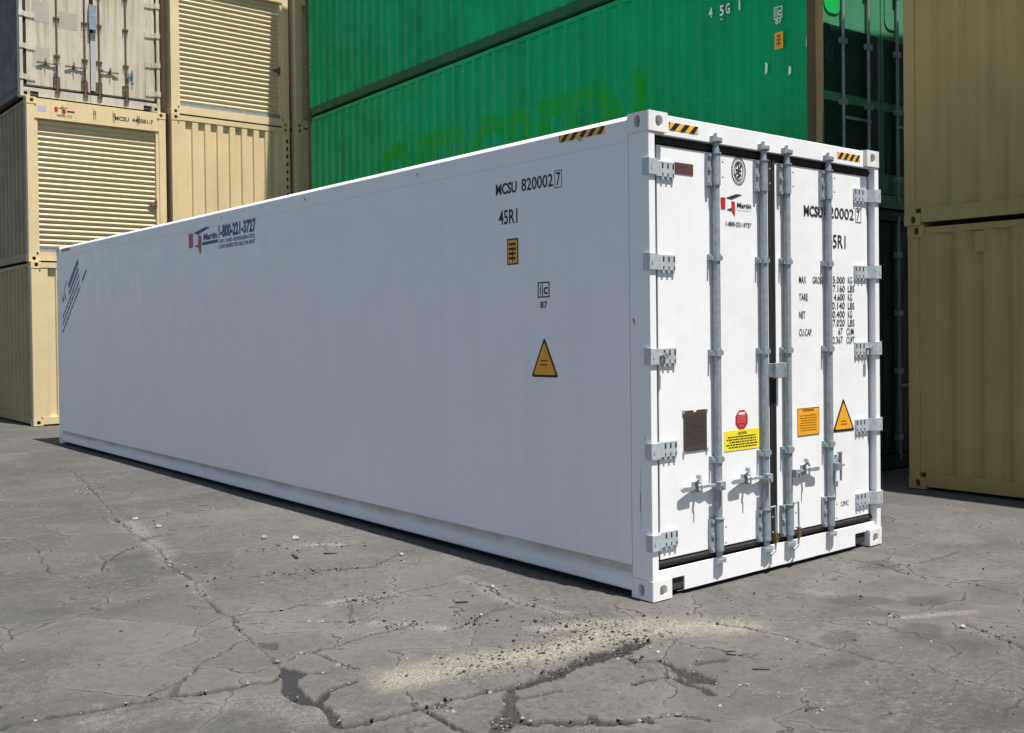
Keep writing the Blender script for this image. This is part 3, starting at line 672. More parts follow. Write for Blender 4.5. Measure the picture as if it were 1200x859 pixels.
WC = thing('white_refrigerated_container', 'clean white refrigerated container with steel lock rods standing alone on cracked pavement', 'shipping container', (0, 0, 0))
leaf, rods = reefer(WC)
DY = 0.0535
fd = f_door(DY); fs = f_side(0.0040)
def dpx(u, v): q = on_y(u, v, DY); return (q[0], q[2])
def spx(u, v): q = on_x(u, v, 0.004); return (-q[1], q[2])
a_ = lambda X, Y: dpx(730 + X / 3.75, 120 + Y / 3.75)
b_ = lambda X, Y: dpx(730 + X / 3.75, 320 + Y / 3.75)
c_ = lambda X, Y: dpx(920 + X / 8.59, 310 + Y / 8.59)
d_ = lambda X, Y: dpx(835 + X / 5.055, 160 + Y / 5.055)
e_ = lambda X, Y: spx(560 + X / 3.07, 180 + Y / 3.07)
g_ = lambda X, Y: spx(200 + X / 10, 240 + Y / 10)
DL, DR = leaf
def box2(f, p, q): u0, v1 = f(*p); u1, v0 = f(*q); return u0, u1, v0, v1
# --- left leaf marks
flat('maroon_plate', [rect(*box2(a_, (226, 262), (308, 322)))], fd, M_mar, DL, 0, .002)
u0, u1, v0, v1 = box2(a_, (476, 262), (540, 340)); cu, cv = (u0 + u1) / 2, (a_(508, 240)[1] + a_(508, 362)[1]) / 2; ea, eb = (u1 - u0) / 2, (a_(508, 240)[1] - a_(508, 362)[1]) / 2
flat('emblem_ring', ring(cu, cv, ea, eb, .004) + ring(cu, cv, ea * .66, eb * .70, .006), fd, M_ink, DL)
rr = random.Random(3); bits = []
for k in range(26):                                                      # lettering round the rim of the oval emblem
    t = 2 * math.pi * k / 26; bits.append(rect(cu + ea * .84 * math.cos(t) - .003, cu + ea * .84 * math.cos(t) + .003, cv + eb * .85 * math.sin(t) - .004, cv + eb * .85 * math.sin(t) + .004))
for q in [(-.28, .40, .10, .56), (-.05, .15, .30, .28), (-.40, -.02, -.05, .12), (.06, -.05, .40, .06), (-.30, -.20, .05, -.10), (.05, -.36, .36, -.20), (-.25, -.50, .15, -.38), (-.42, .18, -.28, .40), (-.05, -.36, .04, .38), (.20, .30, .42, .46), (-.44, -.36, -.30, -.18)]:
    bits.append(rect(cu + ea * q[0], cu + ea * q[2], cv + eb * q[1], cv + eb * q[3]))
flat('emblem_figure', bits, fd, M_ink, DL)
flat('logo_red_wall', [[d_(47, 360), d_(75, 360), d_(75, 430), d_(50, 427)], [d_(112, 382), d_(132, 388), d_(132, 472), d_(112, 438)]], fd, M_red, DL)
flat('logo_black_roof', [[d_(80, 362), d_(140, 341), d_(174, 345), d_(112, 371)], [d_(85, 430), d_(110, 424), d_(110, 441)]], fd, M_ink, DL)
text('Martin', fd, *box2(d_, (145, 390), (229, 428)), M_ink, DL, bold=.03)
flat('small_print', [rect(*box2(d_, (147, 433), (228, 441)))], fd, M_ink, DL)
text('1-800-221-3727', fd, *box2(d_, (78, 500), (230, 540)), M_ink, DL, bold=.025)
# tarnished data plate with engraved lines and rivet ears
u0, u1, v0, v1 = box2(b_, (265, 604), (368, 783)); v1 = b_(300, 603)[1]; v0 = b_(300, 783)[1]
pl = [(u0, v0), (u1, v0), (u1, v1), (u0 + .58 * (u1 - u0), v1), (u0 + .54 * (u1 - u0), v1 - .012), (u0 + .44 * (u1 - u0), v1 - .012), (u0 + .40 * (u1 - u0), v1), (u0, v1)]
flat('data_plate', [pl], fd, M_plate, DL, 0, .004)
flat('plate_engraving', word_bars(u0 + .02, u1 - .02, v0 + .03, v1 - .04, 12, 5, .35), f_door(DY - .004), M_platetext, DL, 0, .0008)
flat('plate_rivet', [rect(x - .009, x + .006, z - .014, z + .008) for x, z in ((u0, v0 - .004), (u1, v0 + .004), (u0, v1 - .004), (u1, v1 - .008))], fd, M_galv, DL, 0, .008)
# red octagon
u0, u1 = b_(495, 645)[0], b_(548, 645)[0]; v0, v1 = b_(522, 685)[1], b_(522, 602)[1]; cu, cv, ha, hb = (u0 + u1) / 2, (v0 + v1) / 2, (u1 - u0) / 2, (v1 - v0) / 2
octo = [(cu + ha * x, cv + hb * y) for x, y in ((-.42, -1), (.42, -1), (1, -.42), (1, .42), (.42, 1), (-.42, 1), (-1, .42), (-1, -.42))]
flat('octagon_sticker', [octo], fd, M_red, DL)
flat('octagon_print', [rect(cu - ha * .5, cu + ha * .5, cv + hb * .52, cv + hb * .76)], f_door(DY - .0012), M_pale, DL)
flat('octagon_text_block', word_bars(cu - ha * .75, cu + ha * .75, cv - hb * .42, cv + hb * .40, 6, 8, .55) + word_bars(cu - ha * .45, cu + ha * .45, cv - hb * .85, cv - hb * .60, 2, 9, .5), f_door(DY - .0012), M_pink, DL)
# yellow caution label
u0, u1 = b_(445, 690)[0], b_(598, 690)[0]; v1 = b_(521, 688)[1]; v0 = b_(521, 776)[1]
flat('caution_label', [rect(u0, u1, v0, v1)], fd, M_yel, DL)
fdd = f_door(DY - .0012)
text('CAUTION', fdd, (u0 + u1) / 2 - .045, (u0 + u1) / 2 + .045, v1 - .029, v1 - .012, M_ink, DL, bold=.03)
flat('caution_small_print', word_bars(u0 + .015, u1 - .015, v0 + .008, v1 - .038, 5, 12, .42, .12), fdd, M_ink, DL)
# --- right leaf marks
u0, v1 = a_(795, 450); v0 = a_(795, 498)[1]; sh = lambda X: a_(X, 480)[0]
text('MCSU', fd, sh(795), sh(877), v0, v1, M_ink, DR, bold=.03)
text('820002', fd, sh(884), sh(1014), v0 + .004, v1 + .008, M_ink, DR, bold=.01)
text('7', fd, sh(1027), sh(1040), v0 + .006, v1 + .006, M_ink, DR, bold=.01)
p0, p1 = sh(1022), sh(1046); flat('check_digit_box', [rect(p0, p1, v0 - .008, v0 - .004), rect(p0, p1, v1 + .016, v1 + .020), rect(p0, p0 + .003, v0 - .004, v1 + .016), rect(p1 - .003, p1, v0 - .004, v1 + .016)], fd, M_ink, DR)
text('45R1', fd, a_(900, 600)[0], a_(978, 600)[0], a_(950, 641)[1], a_(950, 582)[1], M_ink, DR, bold=.012)
for s_, X0, X1, Y0, Y1 in (('MAX', 140, 212, 116, 184), ('GROSS', 276, 385, 120, 190), ('TARE', 140, 228, 290, 360), ('NET', 140, 203, 470, 540), ('CU.CAP.', 140, 272, 648, 718)):
    text(s_, fd, c_(X0, Y0)[0], c_(X1, Y0)[0], c_(X0, Y1)[1], c_(X0, Y0)[1], M_ink, DR, bold=.008)
for k, (s_, X0, un, X1) in enumerate((('35.000', 452, 'KG', 675), ('77.160', 452, 'LBS', 697), ('4.600', 490, 'KG', 675), ('10.140', 452, 'LBS', 697), ('30.400', 452, 'KG', 675), ('67.020', 452, 'LBS', 697), ('67', 535, 'CUM', 690), ('2.367', 480, 'CUFT', 700))):
    Y0 = 120 + 86 * k; Xe = 600 if k < 6 else 580; Xu = 632 if k < 6 else 618
    text(s_, fd, c_(X0, Y0)[0], c_(Xe, Y0)[0], c_(550, Y0 + 70)[1], c_(550, Y0)[1], M_ink, DR, bold=.008)
    text(un, fd, c_(Xu, Y0)[0], c_(X1, Y0)[0], c_(660, Y0 + 72)[1], c_(660, Y0 + 2)[1], M_ink, DR, bold=.008)
u0, u1 = b_(767, 650)[0], b_(862, 650)[0]; v1, v0 = b_(815, 591)[1], b_(815, 711)[1]
flat('orange_placard', [rect(u0, u1, v0, v1)], fd, M_org, DR)
flat('placard_border', [rect(u0, u1, v0, v0 + .004), rect(u0, u1, v1 - .004, v1), rect(u0, u0 + .004, v0 + .004, v1 - .004), rect(u1 - .004, u1, v0 + .004, v1 - .004)], fdd, M_dkor, DR)
flat('placard_print', word_bars(u0 + .06, u1 - .06, v1 - .022, v1 - .010, 1, 3, 1.0) + word_bars(u0 + .02, u1 - .02, v0 + .02, v1 - .05, 7, 4, .28, .1), fdd, M_dkor, DR)
tri = round_tri([b_(968, 548), b_(922, 700), b_(1018, 690)], .022)
flat('warning_triangle', [tri], fd, M_black, DR); flat('triangle_field', [grow(tri, .80)], fdd, M_org, DR)
cu, cv = b_(970, 650)[0], b_(970, 655)[1]
flat('triangle_print', word_bars(cu - .035, cu + .035, cv - .03, cv + .012, 2, 6, .4), f_door(DY - .0024), M_dkor, DR)
u0, v1 = dpx(920 + 560 / 8.59, 500 + 752 / 8.59); u1, v0 = dpx(920 + 640 / 8.59, 500 + 785 / 8.59)
text('CIMC', fd, u0, u1, v0, v1, M_navy, DR, bold=.0)
# hazard tape on header and top rail
def hazard(fn, u0, u1, v0, v1, parent, nbar, rev=False):
    flat('hazard_tape', [rect(u0, u1, v0, v1)], fn, M_haz, parent)
    wd = (u1 - u0) / nbar; h = v1 - v0; bars = []
    for k in range(-1, nbar + 1):
        s = u0 + (k + .1) * wd; p = [(s, v0), (s + wd * .48, v0), (s + wd * .48 + wd * .55, v1), (s + wd * .55, v1)]
        if rev: p = [(u0 + u1 - x, y) for x, y in p]
        p = [(min(max(x, u0), u1), y) for x, y in p]
        if max(x for x, y in p) - min(x for x, y in p) > .01: bars.append(p)
    flat('black_bar', bars, (lambda u, v, t: fn(u, v, t + .0012)), M_black, parent)
fh = f_door(0.0295)
hdr = [o for o in WC.children if o.name.startswith('header') and 'end' not in o.name][0]
trl = [o for o in WC.children if o.name.startswith('top_rail')][0]
hz0 = on_y(783, 141, .03); hz1 = on_y(818, 156, .03); hazard(fh, hz0[0] + .004, hz1[0], 2.806, 2.852, hdr, 3)
hz0 = on_y(981, 177, .03); hz1 = on_y(1008, 188, .03); hazard(fh, hz0[0], hz1[0] - .004, 2.806, 2.852, hdr, 4)
hazard(f_side(.002), -.80, -.37, 2.815, 2.861, trl, 5)
hazard(f_side(.002), -11.9, -11.5, 2.815, 2.861, trl, 5)
# little bright rivets along the top rail
flat('rail_rivet', [rect(u - .012, u + .012, 2.80, 2.825) for u in [-(0.6 + 1.85 * k) for k in range(6)]], f_side(.002), M_galv, trl, 0, .006)
post = [o for o in WC.children if o.name.startswith('corner_post')][0]
for (y0_, za, zb, w0) in ((.100, .42, .78, .0022), (.106, .52, .66, .003), (.150, 1.66, 1.68, .012), (.06, .95, 1.0, .003)):
    flat('scuff_mark', [[(-y0_, za), (-y0_ + w0, za + .01), (-y0_ + w0 * 1.6, zb - .05), (-y0_ + .001, zb)]], f_side(.004), plain('grey_scuff', (.22, .22, .22, 1), .6), post, 0, .0008)
# --- long side marks
wall = [o for o in WC.children if o.name.startswith('side_wall')][0]
u0 = e_(65, 110)[0]; vb, vt = 2.547, 2.625
text('MCSU', fs, e_(65, 130)[0], e_(140, 130)[0], vb - .002, vt - .002, M_ink, wall, bold=.03)
text('820002', fs, e_(157, 130)[0], e_(270, 120)[0], vb - .003, vt + .004, M_ink, wall, bold=.012)
text('7', fs, e_(282, 100)[0], e_(297, 100)[0], vb - .002, vt + .004, M_ink, wall, bold=.012)
p0, p1 = e_(276, 90)[0], e_(302, 90)[0]; q0, q1 = vb - .018, vt + .018
flat('check_digit_box', [rect(p0, p1, q0, q0 + .005), rect(p0, p1, q1 - .005, q1), rect(p0, p0 + .004, q0 + .005, q1 - .005), rect(p1 - .004, p1, q0 + .005, q1 - .005)], fs, M_ink, wall)
text('45R1', fs, e_(75, 205)[0], e_(143, 250)[0], 2.337, 2.438, M_ink, wall, bold=.015)
u0, v1 = e_(105, 308); u1, v0 = e_(146, 398)
flat('height_placard_border', [rect(u0, u1, v0, v1)], fs, M_black, wall); fs2 = f_side(.0028); fs3 = f_side(.0016)
flat('height_placard', [rect(u0 + .010, u1 - .010, v0 + .010, v1 - .010)], fs2, M_org, wall)
flat('height_placard_print', word_bars(u0 + .02, u1 - .02, v0 + .02, v1 - .03, 4, 31, .5) + [rect((u0 + u1) / 2 - .004, (u0 + u1) / 2 + .004, v0 + .02, v1 - .06)], fs3, M_ink, wall)
def ic_mark(fn, u0, u1, v0, v1, mat, parent):
    w_ = .12 * (u1 - u0) * .6; m = u0 + (u1 - u0) * .40
    flat('frame_mark', [rect(u0, u1, v0, v0 + w_), rect(u0, u1, v1 - w_, v1), rect(u0, u0 + w_, v0 + w_, v1 - w_), rect(u1 - w_, u1, v0 + w_, v1 - w_), rect(m - w_ * .4, m + w_ * .4, v0 + w_, v1 - w_)], fn, mat, parent)
    h = v1 - v0; wd = u1 - u0
    text('i', fn, u0 + wd * .18, u0 + wd * .27, v0 + h * .2, v1 - h * .18, mat, parent, bold=.02)
    text('c', fn, u0 + wd * .50, u0 + wd * .86, v0 + h * .2, v1 - h * .32, mat, parent, bold=.02)
u0, v1 = e_(215, 463); u1, v0 = e_(258, 517); ic_mark(fs, u0, u1, v0, v1, M_ink, wall)
u0, v1 = e_(225, 532); u1, v0 = e_(250, 556); text('87', fs, u0, u1, v0, v1, M_ink, wall, bold=.02)
tri = round_tri([e_(239, 660), e_(193, 803), e_(290, 806)], .022)
flat('warning_triangle', [tri], fs, M_black, wall); flat('triangle_field', [grow(tri, .82)], fs2, M_org, wall)
cu, cv = e_(240, 750); flat('triangle_print', word_bars(cu - .04, cu + .04, cv - .04, cv + .015, 2, 16, .4), fs3, M_dkor, wall)
# phone logo
flat('logo_red_wall', [[g_(210, 342), g_(262, 335), g_(262, 498), g_(215, 515)], [g_(322, 352), g_(360, 362), g_(360, 535), g_(346, 582), g_(322, 500)]], fs, M_redside, wall)
flat('logo_navy_roof', [[g_(268, 332), g_(415, 256), g_(462, 262), g_(318, 354)], [g_(275, 486), g_(320, 470), g_(320, 502)]], fs, M_navy, wall)
text('Martin', fs, g_(385, 350)[0], g_(545, 350)[0], 2.604, 2.678, M_navy, wall, bold=.04)
flat('navy_strip', [[g_(370, 440), g_(556, 402), g_(556, 440), g_(370, 478)]], fs, M_navy, wall)
text('1-800-221-3727', fs, g_(560, 240)[0], g_(997, 160)[0], 2.600, 2.734, M_navy, wall, bold=.045)
text('DRY AND REFRIGERATED', fs, g_(570, 400)[0], g_(990, 350)[0], 2.545, 2.585, M_navy, wall, bold=.02)
text('CONTAINERS FOR SALE OR RENT', fs, g_(562, 470)[0], g_(992, 420)[0], 2.490, 2.530, M_navy, wall, bold=.02)
# slanting block of small print near the far end
A0 = np.array([-11.93, 1.62]); dirv = np.array([1.20, .87]); dirv /= np.linalg.norm(dirv); nor = np.array([-dirv[1], dirv[0]])
def slant(u, v): q = A0 + dirv * u + nor * v; return (q[0], q[1])
rows = []
for k, (s0, s1, h, off) in enumerate(((0.0, 1.10, .035, 0), (0.08, 1.12, .035, .085), (.16, 1.16, .035, .16), (.62, 1.20, .05, .235), (.66, 1.24, .085, .315))):
    for p in word_bars(s0, s1, off, off + h, 1, 50 + k, 1.0): rows.append([slant(*q) for q in p])
for p in word_bars(1.22, 1.46, 0, .04, 1, 60, 1.0): rows.append([slant(*q) for q in p])
flat('slanted_small_print', rows, fs, M_navy, wall)
flat('small_logo_red', [[slant(*q) for q in ((.30, .33), (.37, .33), (.37, .42), (.30, .42))], [slant(*q) for q in ((.42, .29), (.46, .29), (.46, .40), (.42, .42))]], fs, M_red, wall)
flat('small_logo_roof', [[slant(*q) for q in ((.37, .43), (.45, .43), (.66, .47), (.60, .49))]], fs, M_navy, wall)
# seal fittings hanging beside the middle rods and the keeper plate across the gap
c0 = 2.438 / 2
MB().box(1.165, 1.285, -.012, .010, 1.275, 1.375).box(1.175, 1.20, .0105, .054, 1.28, 1.37).box(1.24, 1.28, .0105, .05, 1.30, 1.35).box(1.262, 1.272, -.018, -.0125, 1.29, 1.36).build('door_keeper', M_galv, WC, bevel=.004)
for x, rod in ((c0 - .125, rods[1]), (c0 + .125, rods[2])):
    mb = MB().cyl((x, -.012, .428), (x + .055, -.012, .432), .006, n=8).cyl((x + .055, -.012, .432), (x + .060, -.012, .21), .006, n=8).cyl((x + .06, -.012, .21), (x + .05, -.012, .14), .007, n=8).cyl((x + .05, -.012, .14), (x - .01, -.020, .12), .009, n=8)
    mb.build('seal_pin', M_galv, rod, smooth=40)
    MB().cyl((x + .06, -.012, .22), (x + .06, -.012, .26), .014, n=10).box(x + .046, x + .074, -.022, -.002, .19, .218).build('brass_fitting', M_brass, rod, smooth=40)

# ================================================================== DRY CONTAINERS
SIDE = dict(pitch=.278, flat_o=.072, slope=.068, flat_i=.070, depth=.036)
END = dict(pitch=.250, flat_o=.112, slope=.014, flat_i=.110, depth=.045)
SHEETS = {}
def slats_door(root, mat, W, zb, zt, pull_mat, n):
    """roll-up door: one curved slat per course"""
    back = MB().box(.17, W - .17, .115, .13, zb, zt).build('roller_door', mat, root)
    pit = (zt - zb - .07) / n; prof = []
    for k in range(7):
        t = k / 6; prof.append((.112 - .030 * math.sin(math.pi * t) ** .75, pit * (.06 + .84 * t)))
    prof = [(.114, 0.0)] + prof + [(.114, pit * .97)]
    src = None
    for i in range(n):
        if src is None:
            mb = MB(); m = len(prof)
            mb.v = [(x, y, z) for x in (.175, W - .175) for y, z in prof]; mb.f = [(j, m + j, m + j + 1, j + 1) for j in range(m - 1)]
            src = mb.build('slat', M_slat, back, smooth=60, loc=(0, 0, zb + .07))
        else: share('slat', src, back, (0, 0, zb + .07 + i * pit))
    MB().box(.175, W - .175, .06, .11, zb, zb + .065).build('bottom_bar', pull_mat, back)
    MB().box(W - .30, W - .16, .045, .08, zb + .95, zb + 1.0).box(W - .21, W - .175, .03, .09, zb + .90, zb + 1.05).box(W - .33, W - .29, .05, .075, zb + .965, zb + .99).build('latch', M_rustrod, back)
    return back
def dry(root, end, side, L=12.192, H=2.896, W=2.438, endtype='wall', postmat=None, slot=False, railm=None):
    railm = railm or side
    postmat = postmat or end
    for sx in (-1, 1):
        for sy in (-1, 1):
            for top in (False, True): casting(root, postmat, sx, sy, top, W, L, H)
    for xa, xb in ((.006, .13), (W - .13, W - .006)):
        for ya, yb in ((.006, .12), (L - .12, L - .006)):
            MB().box(xa, xb, ya, yb, CH, H - CH).build('corner_post', postmat, root)
    for xa, xb in ((.012, .075), (W - .075, W - .012)):
        MB().box(xa, xb, CL + .001, L - CL - .001, H - .085, H - .024).build('top_rail', side, root)
        MB().box(xa, xb + (.03 if xa < 1 else 0), CL + .001, L - CL - .001, .026, .165).build('bottom_rail', railm, root)
    for fn, nm in ((lambda u, v, t: (.016 - t, L - .12 - u, v), 'a'), (lambda u, v, t: (W - .016 + t, .12 + u, v), 'b')):
        key = ('s', side.name, L, H, nm)
        if key not in SHEETS: SHEETS[key] = sheet(corr(L - .24, margin=.06, **SIDE), fn, .160, H - .08).build('side_wall', side, root)
        else: share('side_wall', SHEETS[key], root)
    MB().box(.076, W - .076, .1, L - .1, H - .06, H - .034).build('roof', side, root)
    MB().box(.11, W - .11, .1, L - .1, .10, .14).build('floor', M_dark, root)
    MB().box(.131, W - .131, L - .07, L - .02, .12, H - .12).box(CW, W - CW, L - .1, L - .02, H - .11, H - .01).box(CW, W - CW, L - .1, L - .02, .02, .119).build('end_wall', side, root)
    out = {}
    if endtype == 'wall':
        out['header'] = MB().box(CW + .001, W - CW - .001, .014, .10, H - .105, H - .012).build('header', end, root)
        out['sill'] = MB().box(CW + .001, W - CW - .001, .014, .10, .02, .15).build('sill', end, root)
        key = ('e', end.name, H)
        if key not in SHEETS: SHEETS[key] = sheet(corr(W - .262, margin=.03, **END), lambda u, v, t: (.131 + u, .022 - t, v), .145, H - .10).build('corrugated_end', end, root)
        else: share('corrugated_end', SHEETS[key], root)
        if slot:
            MB().box(W - .10, W - .05, .004, .0055, .2, .2001).build('slot_plate', M_dark, root)
            for k in range(11):
                z = H - .28 - k * .155; MB().box(W - .085, W - .045, -.003, .0055, z - .04, z + (.04 if k < 3 else .03)).build('lashing_slot', M_dark, root)
    elif endtype == 'roller':
        out['header'] = MB().box(CW + .001, W - CW - .001, .012, .14, H - .36, H - .012).box(.131, CW + .001, .014, .138, H - .36, H - CH - .001).box(W - CW - .001, W - .131, .014, .138, H - .36, H - CH - .001).build('header', end, root)
        out['sill'] = MB().box(CW + .001, W - CW - .001, .012, .12, .02, .17).build('sill', end, root)
        for xa, xb in ((.131, .185), (W - .185, W - .131)): MB().box(xa, xb, .030, .11, .171, H - .361).build('jamb', end, root)
        slats_door(root, end, W, .172, H - .362, M_galv_d, 25)
        mb = MB()
        for i in range(4): pass
        for fx in (.24, .46, .60, .78): MB().box(W * fx, W * fx + .05, -.012, .0115, H - .115, H - .06).box(W * fx + .004, W * fx + .016, -.03, .0115, H - .17, H - .1155).box(W * fx + .034, W * fx + .046, -.03, .0115, H - .17, H - .1155).build('header_bracket', end, root)
    elif endtype == 'doors':
        out['header'] = MB().box(CW + .001, W - CW - .001, .02, .12, H - .12, H - .012).build('header', end, root)
        out['sill'] = MB().box(CW + .001, W - CW - .001, .02, .12, .02, .16).build('sill', end, root)
        MB().box(.131, W - .131, .085, .11, .161, H - .121).build('door_seal', M_rub, root)
        out['doors'] = []
        for a, b in ((.150, W / 2 - .008), (W / 2 + .008, W - .150)):
            d = MB().box(a, b, .06, .084, .18, H - .14).build('door', end, root); out['doors'].append(d)
        for dx in (-.72, -.27, .27, .72):
            x = W / 2 + dx; rod = MB().cyl((x, .028, .10), (x, .028, H - .06), .018, n=10).build('lock_rod', M_galv_d, root, smooth=40)
            for z in (.35, 1.1, 1.75, 2.4): MB().box(x - .05, x + .05, .008, .059, z - .03, z + .03).build('rod_bracket', M_galv_d, rod)
            MB().box(*sorted((x, x + (.34 if dx < -.5 else -.34 if dx > .5 else .2 if dx > 0 else -.2))), -.004, .012, .92, .95).build('handle', M_galv_d, rod)
    return out

PITCH = 2.897
# ---- left stack
LX, LY = 0.43, 15.48
c = thing('beige_container', 'beige container with corrugated end at the ground, bottom of the stack behind the white container', 'shipping container', (LX + .02, LY - .05, 0), group='stacked containers')
dry(c, M_beige[0], M_sideL[0], endtype='wall')
c = thing('roller_door_container', 'beige storage container with closed roller door, logo and number on its header', 'shipping container', (LX, LY, PITCH), group='stacked containers')
hdo = dry(c, M_beige[1], M_sideL[1], endtype='roller')
fhh = f_door(.0115); H_ = 2.896; hp = hdo['header']
text('MCSU  440581-7', fhh, 1.50, 2.20, H_ - .245, H_ - .165, M_ink, hp, bold=.03)
text('1-800-221-3727', fhh, .49, .76, H_ - .30, H_ - .255, M_ink, hp, bold=.01)
flat('logo_red_wall', [rect(.46, .52, H_ - .22, H_ - .13), rect(.60, .65, H_ - .235, H_ - .15)], fhh, M_red, hp)
flat('logo_black_roof', [[(.52, H_ - .15), (.60, H_ - .12), (.70, H_ - .125), (.60, H_ - .155)], rect(.67, .80, H_ - .205, H_ - .175)], fhh, M_ink, hp)
flat('faint_sticker', [rect(.18, .33, H_ - .24, H_ - .14)], fhh, plain('faded_lilac_sticker', (.42, .40, .47, 1), .6), hp)
c = thing('grimy_white_container', 'grimy off-white refrigerated container with brown lock rods on top of the roller door container', 'shipping container', (LX - .09, LY + .02, 2 * PITCH), group='stacked containers')
lf, rd = reefer(c, wm=M_oldwhite, rm=M_sideL[2], sm=M_sideL[2], cm=M_oldwhite, rodm=M_rustrod, hingem=M_oldwhite, full=False, rod_r=.013)
M_ghost = paint('ghost_patch', (.36, .335, .28, 1), None, .3, .5, .6, (.25, .2, .14, 1), 61)
fdl = f_door(.0545)
flat('faded_label_patch', [rect(.22, .50, 1.35, 1.72), rect(.22, .50, .55, .90)], fdl, M_ghost, lf[0]); flat('faded_label_patch', [rect(.66, .98, 1.30, 1.60)], fdl, M_ghost, lf[0])
MB().box(1.16, 1.29, -.03, .03, 1.35, 1.80).build('lock_box', M_galv_d, c)
MB().box(1.195, 1.285, .035, .054, .25, 1.30).build('center_strip', plain('pale_grey_metal', (.42, .43, .42, 1), .5, .2), c)

# ---- second stack
CX, CY = 2.945, 15.40
c = thing('beige_container', 'beige container with corrugated end, hidden foot of the stack beside the green stack', 'shipping container', (CX, CY, 0), group='stacked containers')
dry(c, M_beige[0], M_beige[4], endtype='wall')
c = thing('beige_container', 'beige container with sunlit corrugated end and slotted post, under a roller door container', 'shipping container', (CX, CY, PITCH), group='stacked containers')
dry(c, M_beige[3], M_beige[4], endtype='wall', slot=True)
c = thing('roller_door_container', 'beige container with plain roller door and silver bottom bar, above the sunlit corrugated end', 'shipping container', (CX, CY, 2 * PITCH), group='stacked containers')
dry(c, M_beige[1], M_beige[4], endtype='roller')
# ---- third stack, mostly behind the green one
DX, DYY = 5.46, 15.27
c = thing('beige_container', 'beige container at the foot of the shaded narrow stack behind the green containers', 'shipping container', (DX, DYY, 0), group='stacked containers')
dry(c, M_beige[4], M_beige[4], endtype='wall')
c = thing('beige_container', 'shaded beige container with corrugated end squeezed between beige and green stacks', 'shipping container', (DX, DYY, PITCH), group='stacked containers')
dry(c, M_beige[4], M_beige[4], endtype='wall')
c = thing('roller_door_container', 'shaded beige container with roller door squeezed between beige and green stacks', 'shipping container', (DX, DYY, 2 * PITCH), group='stacked containers')
dry(c, M_beige[4], M_beige[4], endtype='roller')

# ---- green stack
GX, GY, GA = 4.67, 2.11, R_(-2.5)
GL = ['green container at the foot of the green stack, in shade behind the white container',
      'green container with faded repainted patches and 45G1 mark, second in the green stack',
      'green container, third up in the green stack, its dark green lower rail above the repainted one',
      'green container, topmost of the green stack']
gs = []
for k in range(4):
    c = thing('green_container', GL[k], 'shipping container', (GX + (0, 0, -.02, 0, .01)[k], GY, k * PITCH), GA, 'stacked containers')
    o = dry(c, M_gpale if k == 1 else M_gdoor_shade, M_green[0] if k == 1 else M_green[1], endtype='doors', postmat=M_rustpost, railm=M_grail)
    gs.append((c, o))
bpy.context.view_layer.update()
c, o = gs[1]; inv = c.matrix_world.inverted()
fg = lambda u, v, t: (.011 - t, -u, v)
def gpx(u, v):
    # local point on the green side wall seen at a picture point
    n = c.matrix_world.to_3x3() @ Vector((-1, 0, 0)); p0 = c.matrix_world @ Vector((.011, 0, 0)); d = Vector(ray(u, v)); cc = Vector(CAM)
    t = (p0 - cc).dot(n) / d.dot(n); q = inv @ (cc + d * t); return (-q.y, q.z)
sw = [x for x in c.children if x.name.startswith('side_wall')][0]
q_ = lambda X, Y: gpx(740 + X / 2.609, Y / 2.609)
for s_, X0, X1, Y0, Y1 in (('4', 236, 248, 26, 52), ('5', 270, 282, 18, 46), ('G', 288, 301, 12, 40), ('1', 328, 333, 2, 30)):
    u0, v1 = q_(X0, Y0); u1, v0 = q_(X1, Y1); text(s_, fg, u0, u1, v0, v1, M_pale, sw, bold=.02)
u0, v1 = q_(436, 24); u1, v0 = q_(461, 53); ic_mark(fg, u0, u1, v0, v1, M_pale, sw)
u0, v1 = q_(440, 56); u1, v0 = q_(459, 70); text('87', fg, u0, u1, v0, v1, M_pale, sw, bold=.02)
u0, v1 = q_(438, 102); u1, v0 = q_(464, 146)
flat('height_placard', [rect(u0, u1, v0, v1)], fg, M_org, sw); flat('height_placard_print', word_bars(u0 + .02, u1 - .02, v0 + .03, v1 - .03, 3, 71, .5) + [rect((u0 + u1) / 2 - .006, (u0 + u1) / 2 + .006, v0 + .02, v1 - .02)], lambda u, v, t: fg(u, v, t + .0012), M_dkor, sw)
for X, Y, h in ((538, 126, .05), (484, 215, .05), (412, 208, .07)):
    u, v = q_(X, Y); flat('paint_chip', [[(u - .02, v - h), (u + .015, v - h * .7), (u + .02, v + h * .6), (u - .01, v + h)]], fg, M_pale, sw)
def on_corrugation(ob, L, prof, lift):
    # cut a flat lettering mesh at every fold of the wall and press it onto the folds
    import bmesh
    bm = bmesh.new(); bm.from_mesh(ob.data); ys = [v.co.y for v in bm.verts]; y0, y1 = min(ys), max(ys)
    U = np.array([p[0] for p in prof]); D = np.array([p[1] for p in prof])
    for u in U:
        y = L - .12 - u
        if y0 < y < y1: bmesh.ops.bisect_plane(bm, geom=bm.verts[:] + bm.edges[:] + bm.faces[:], dist=1e-5, plane_co=(0, y, 0), plane_no=(0, 1, 0))
    for v in bm.verts: v.co.x = .016 + float(np.interp(L - .12 - v.co.y, U, D)) - lift
    bm.to_mesh(ob.data); bm.free(); ob.data.update()
kg = NT('overpaint_green'); pg = kg.pos()
kg.l(kg.mix(kg.rng(kg.noise(pg, 6, 5, 0.7), 0.36, 0.62), (0.0, 0.30, 0.075, 1), (0.006, 0.31, 0.012, 1)), kg.b.inputs['Base Color']); kg.b.inputs['Roughness'].default_value = .5; kg.b.inputs['Specular IOR Level'].default_value = .16
uL = gpx(449, 165)[0]; uR = gpx(753, 90)[0]; zT = gpx(753, 80)[1]
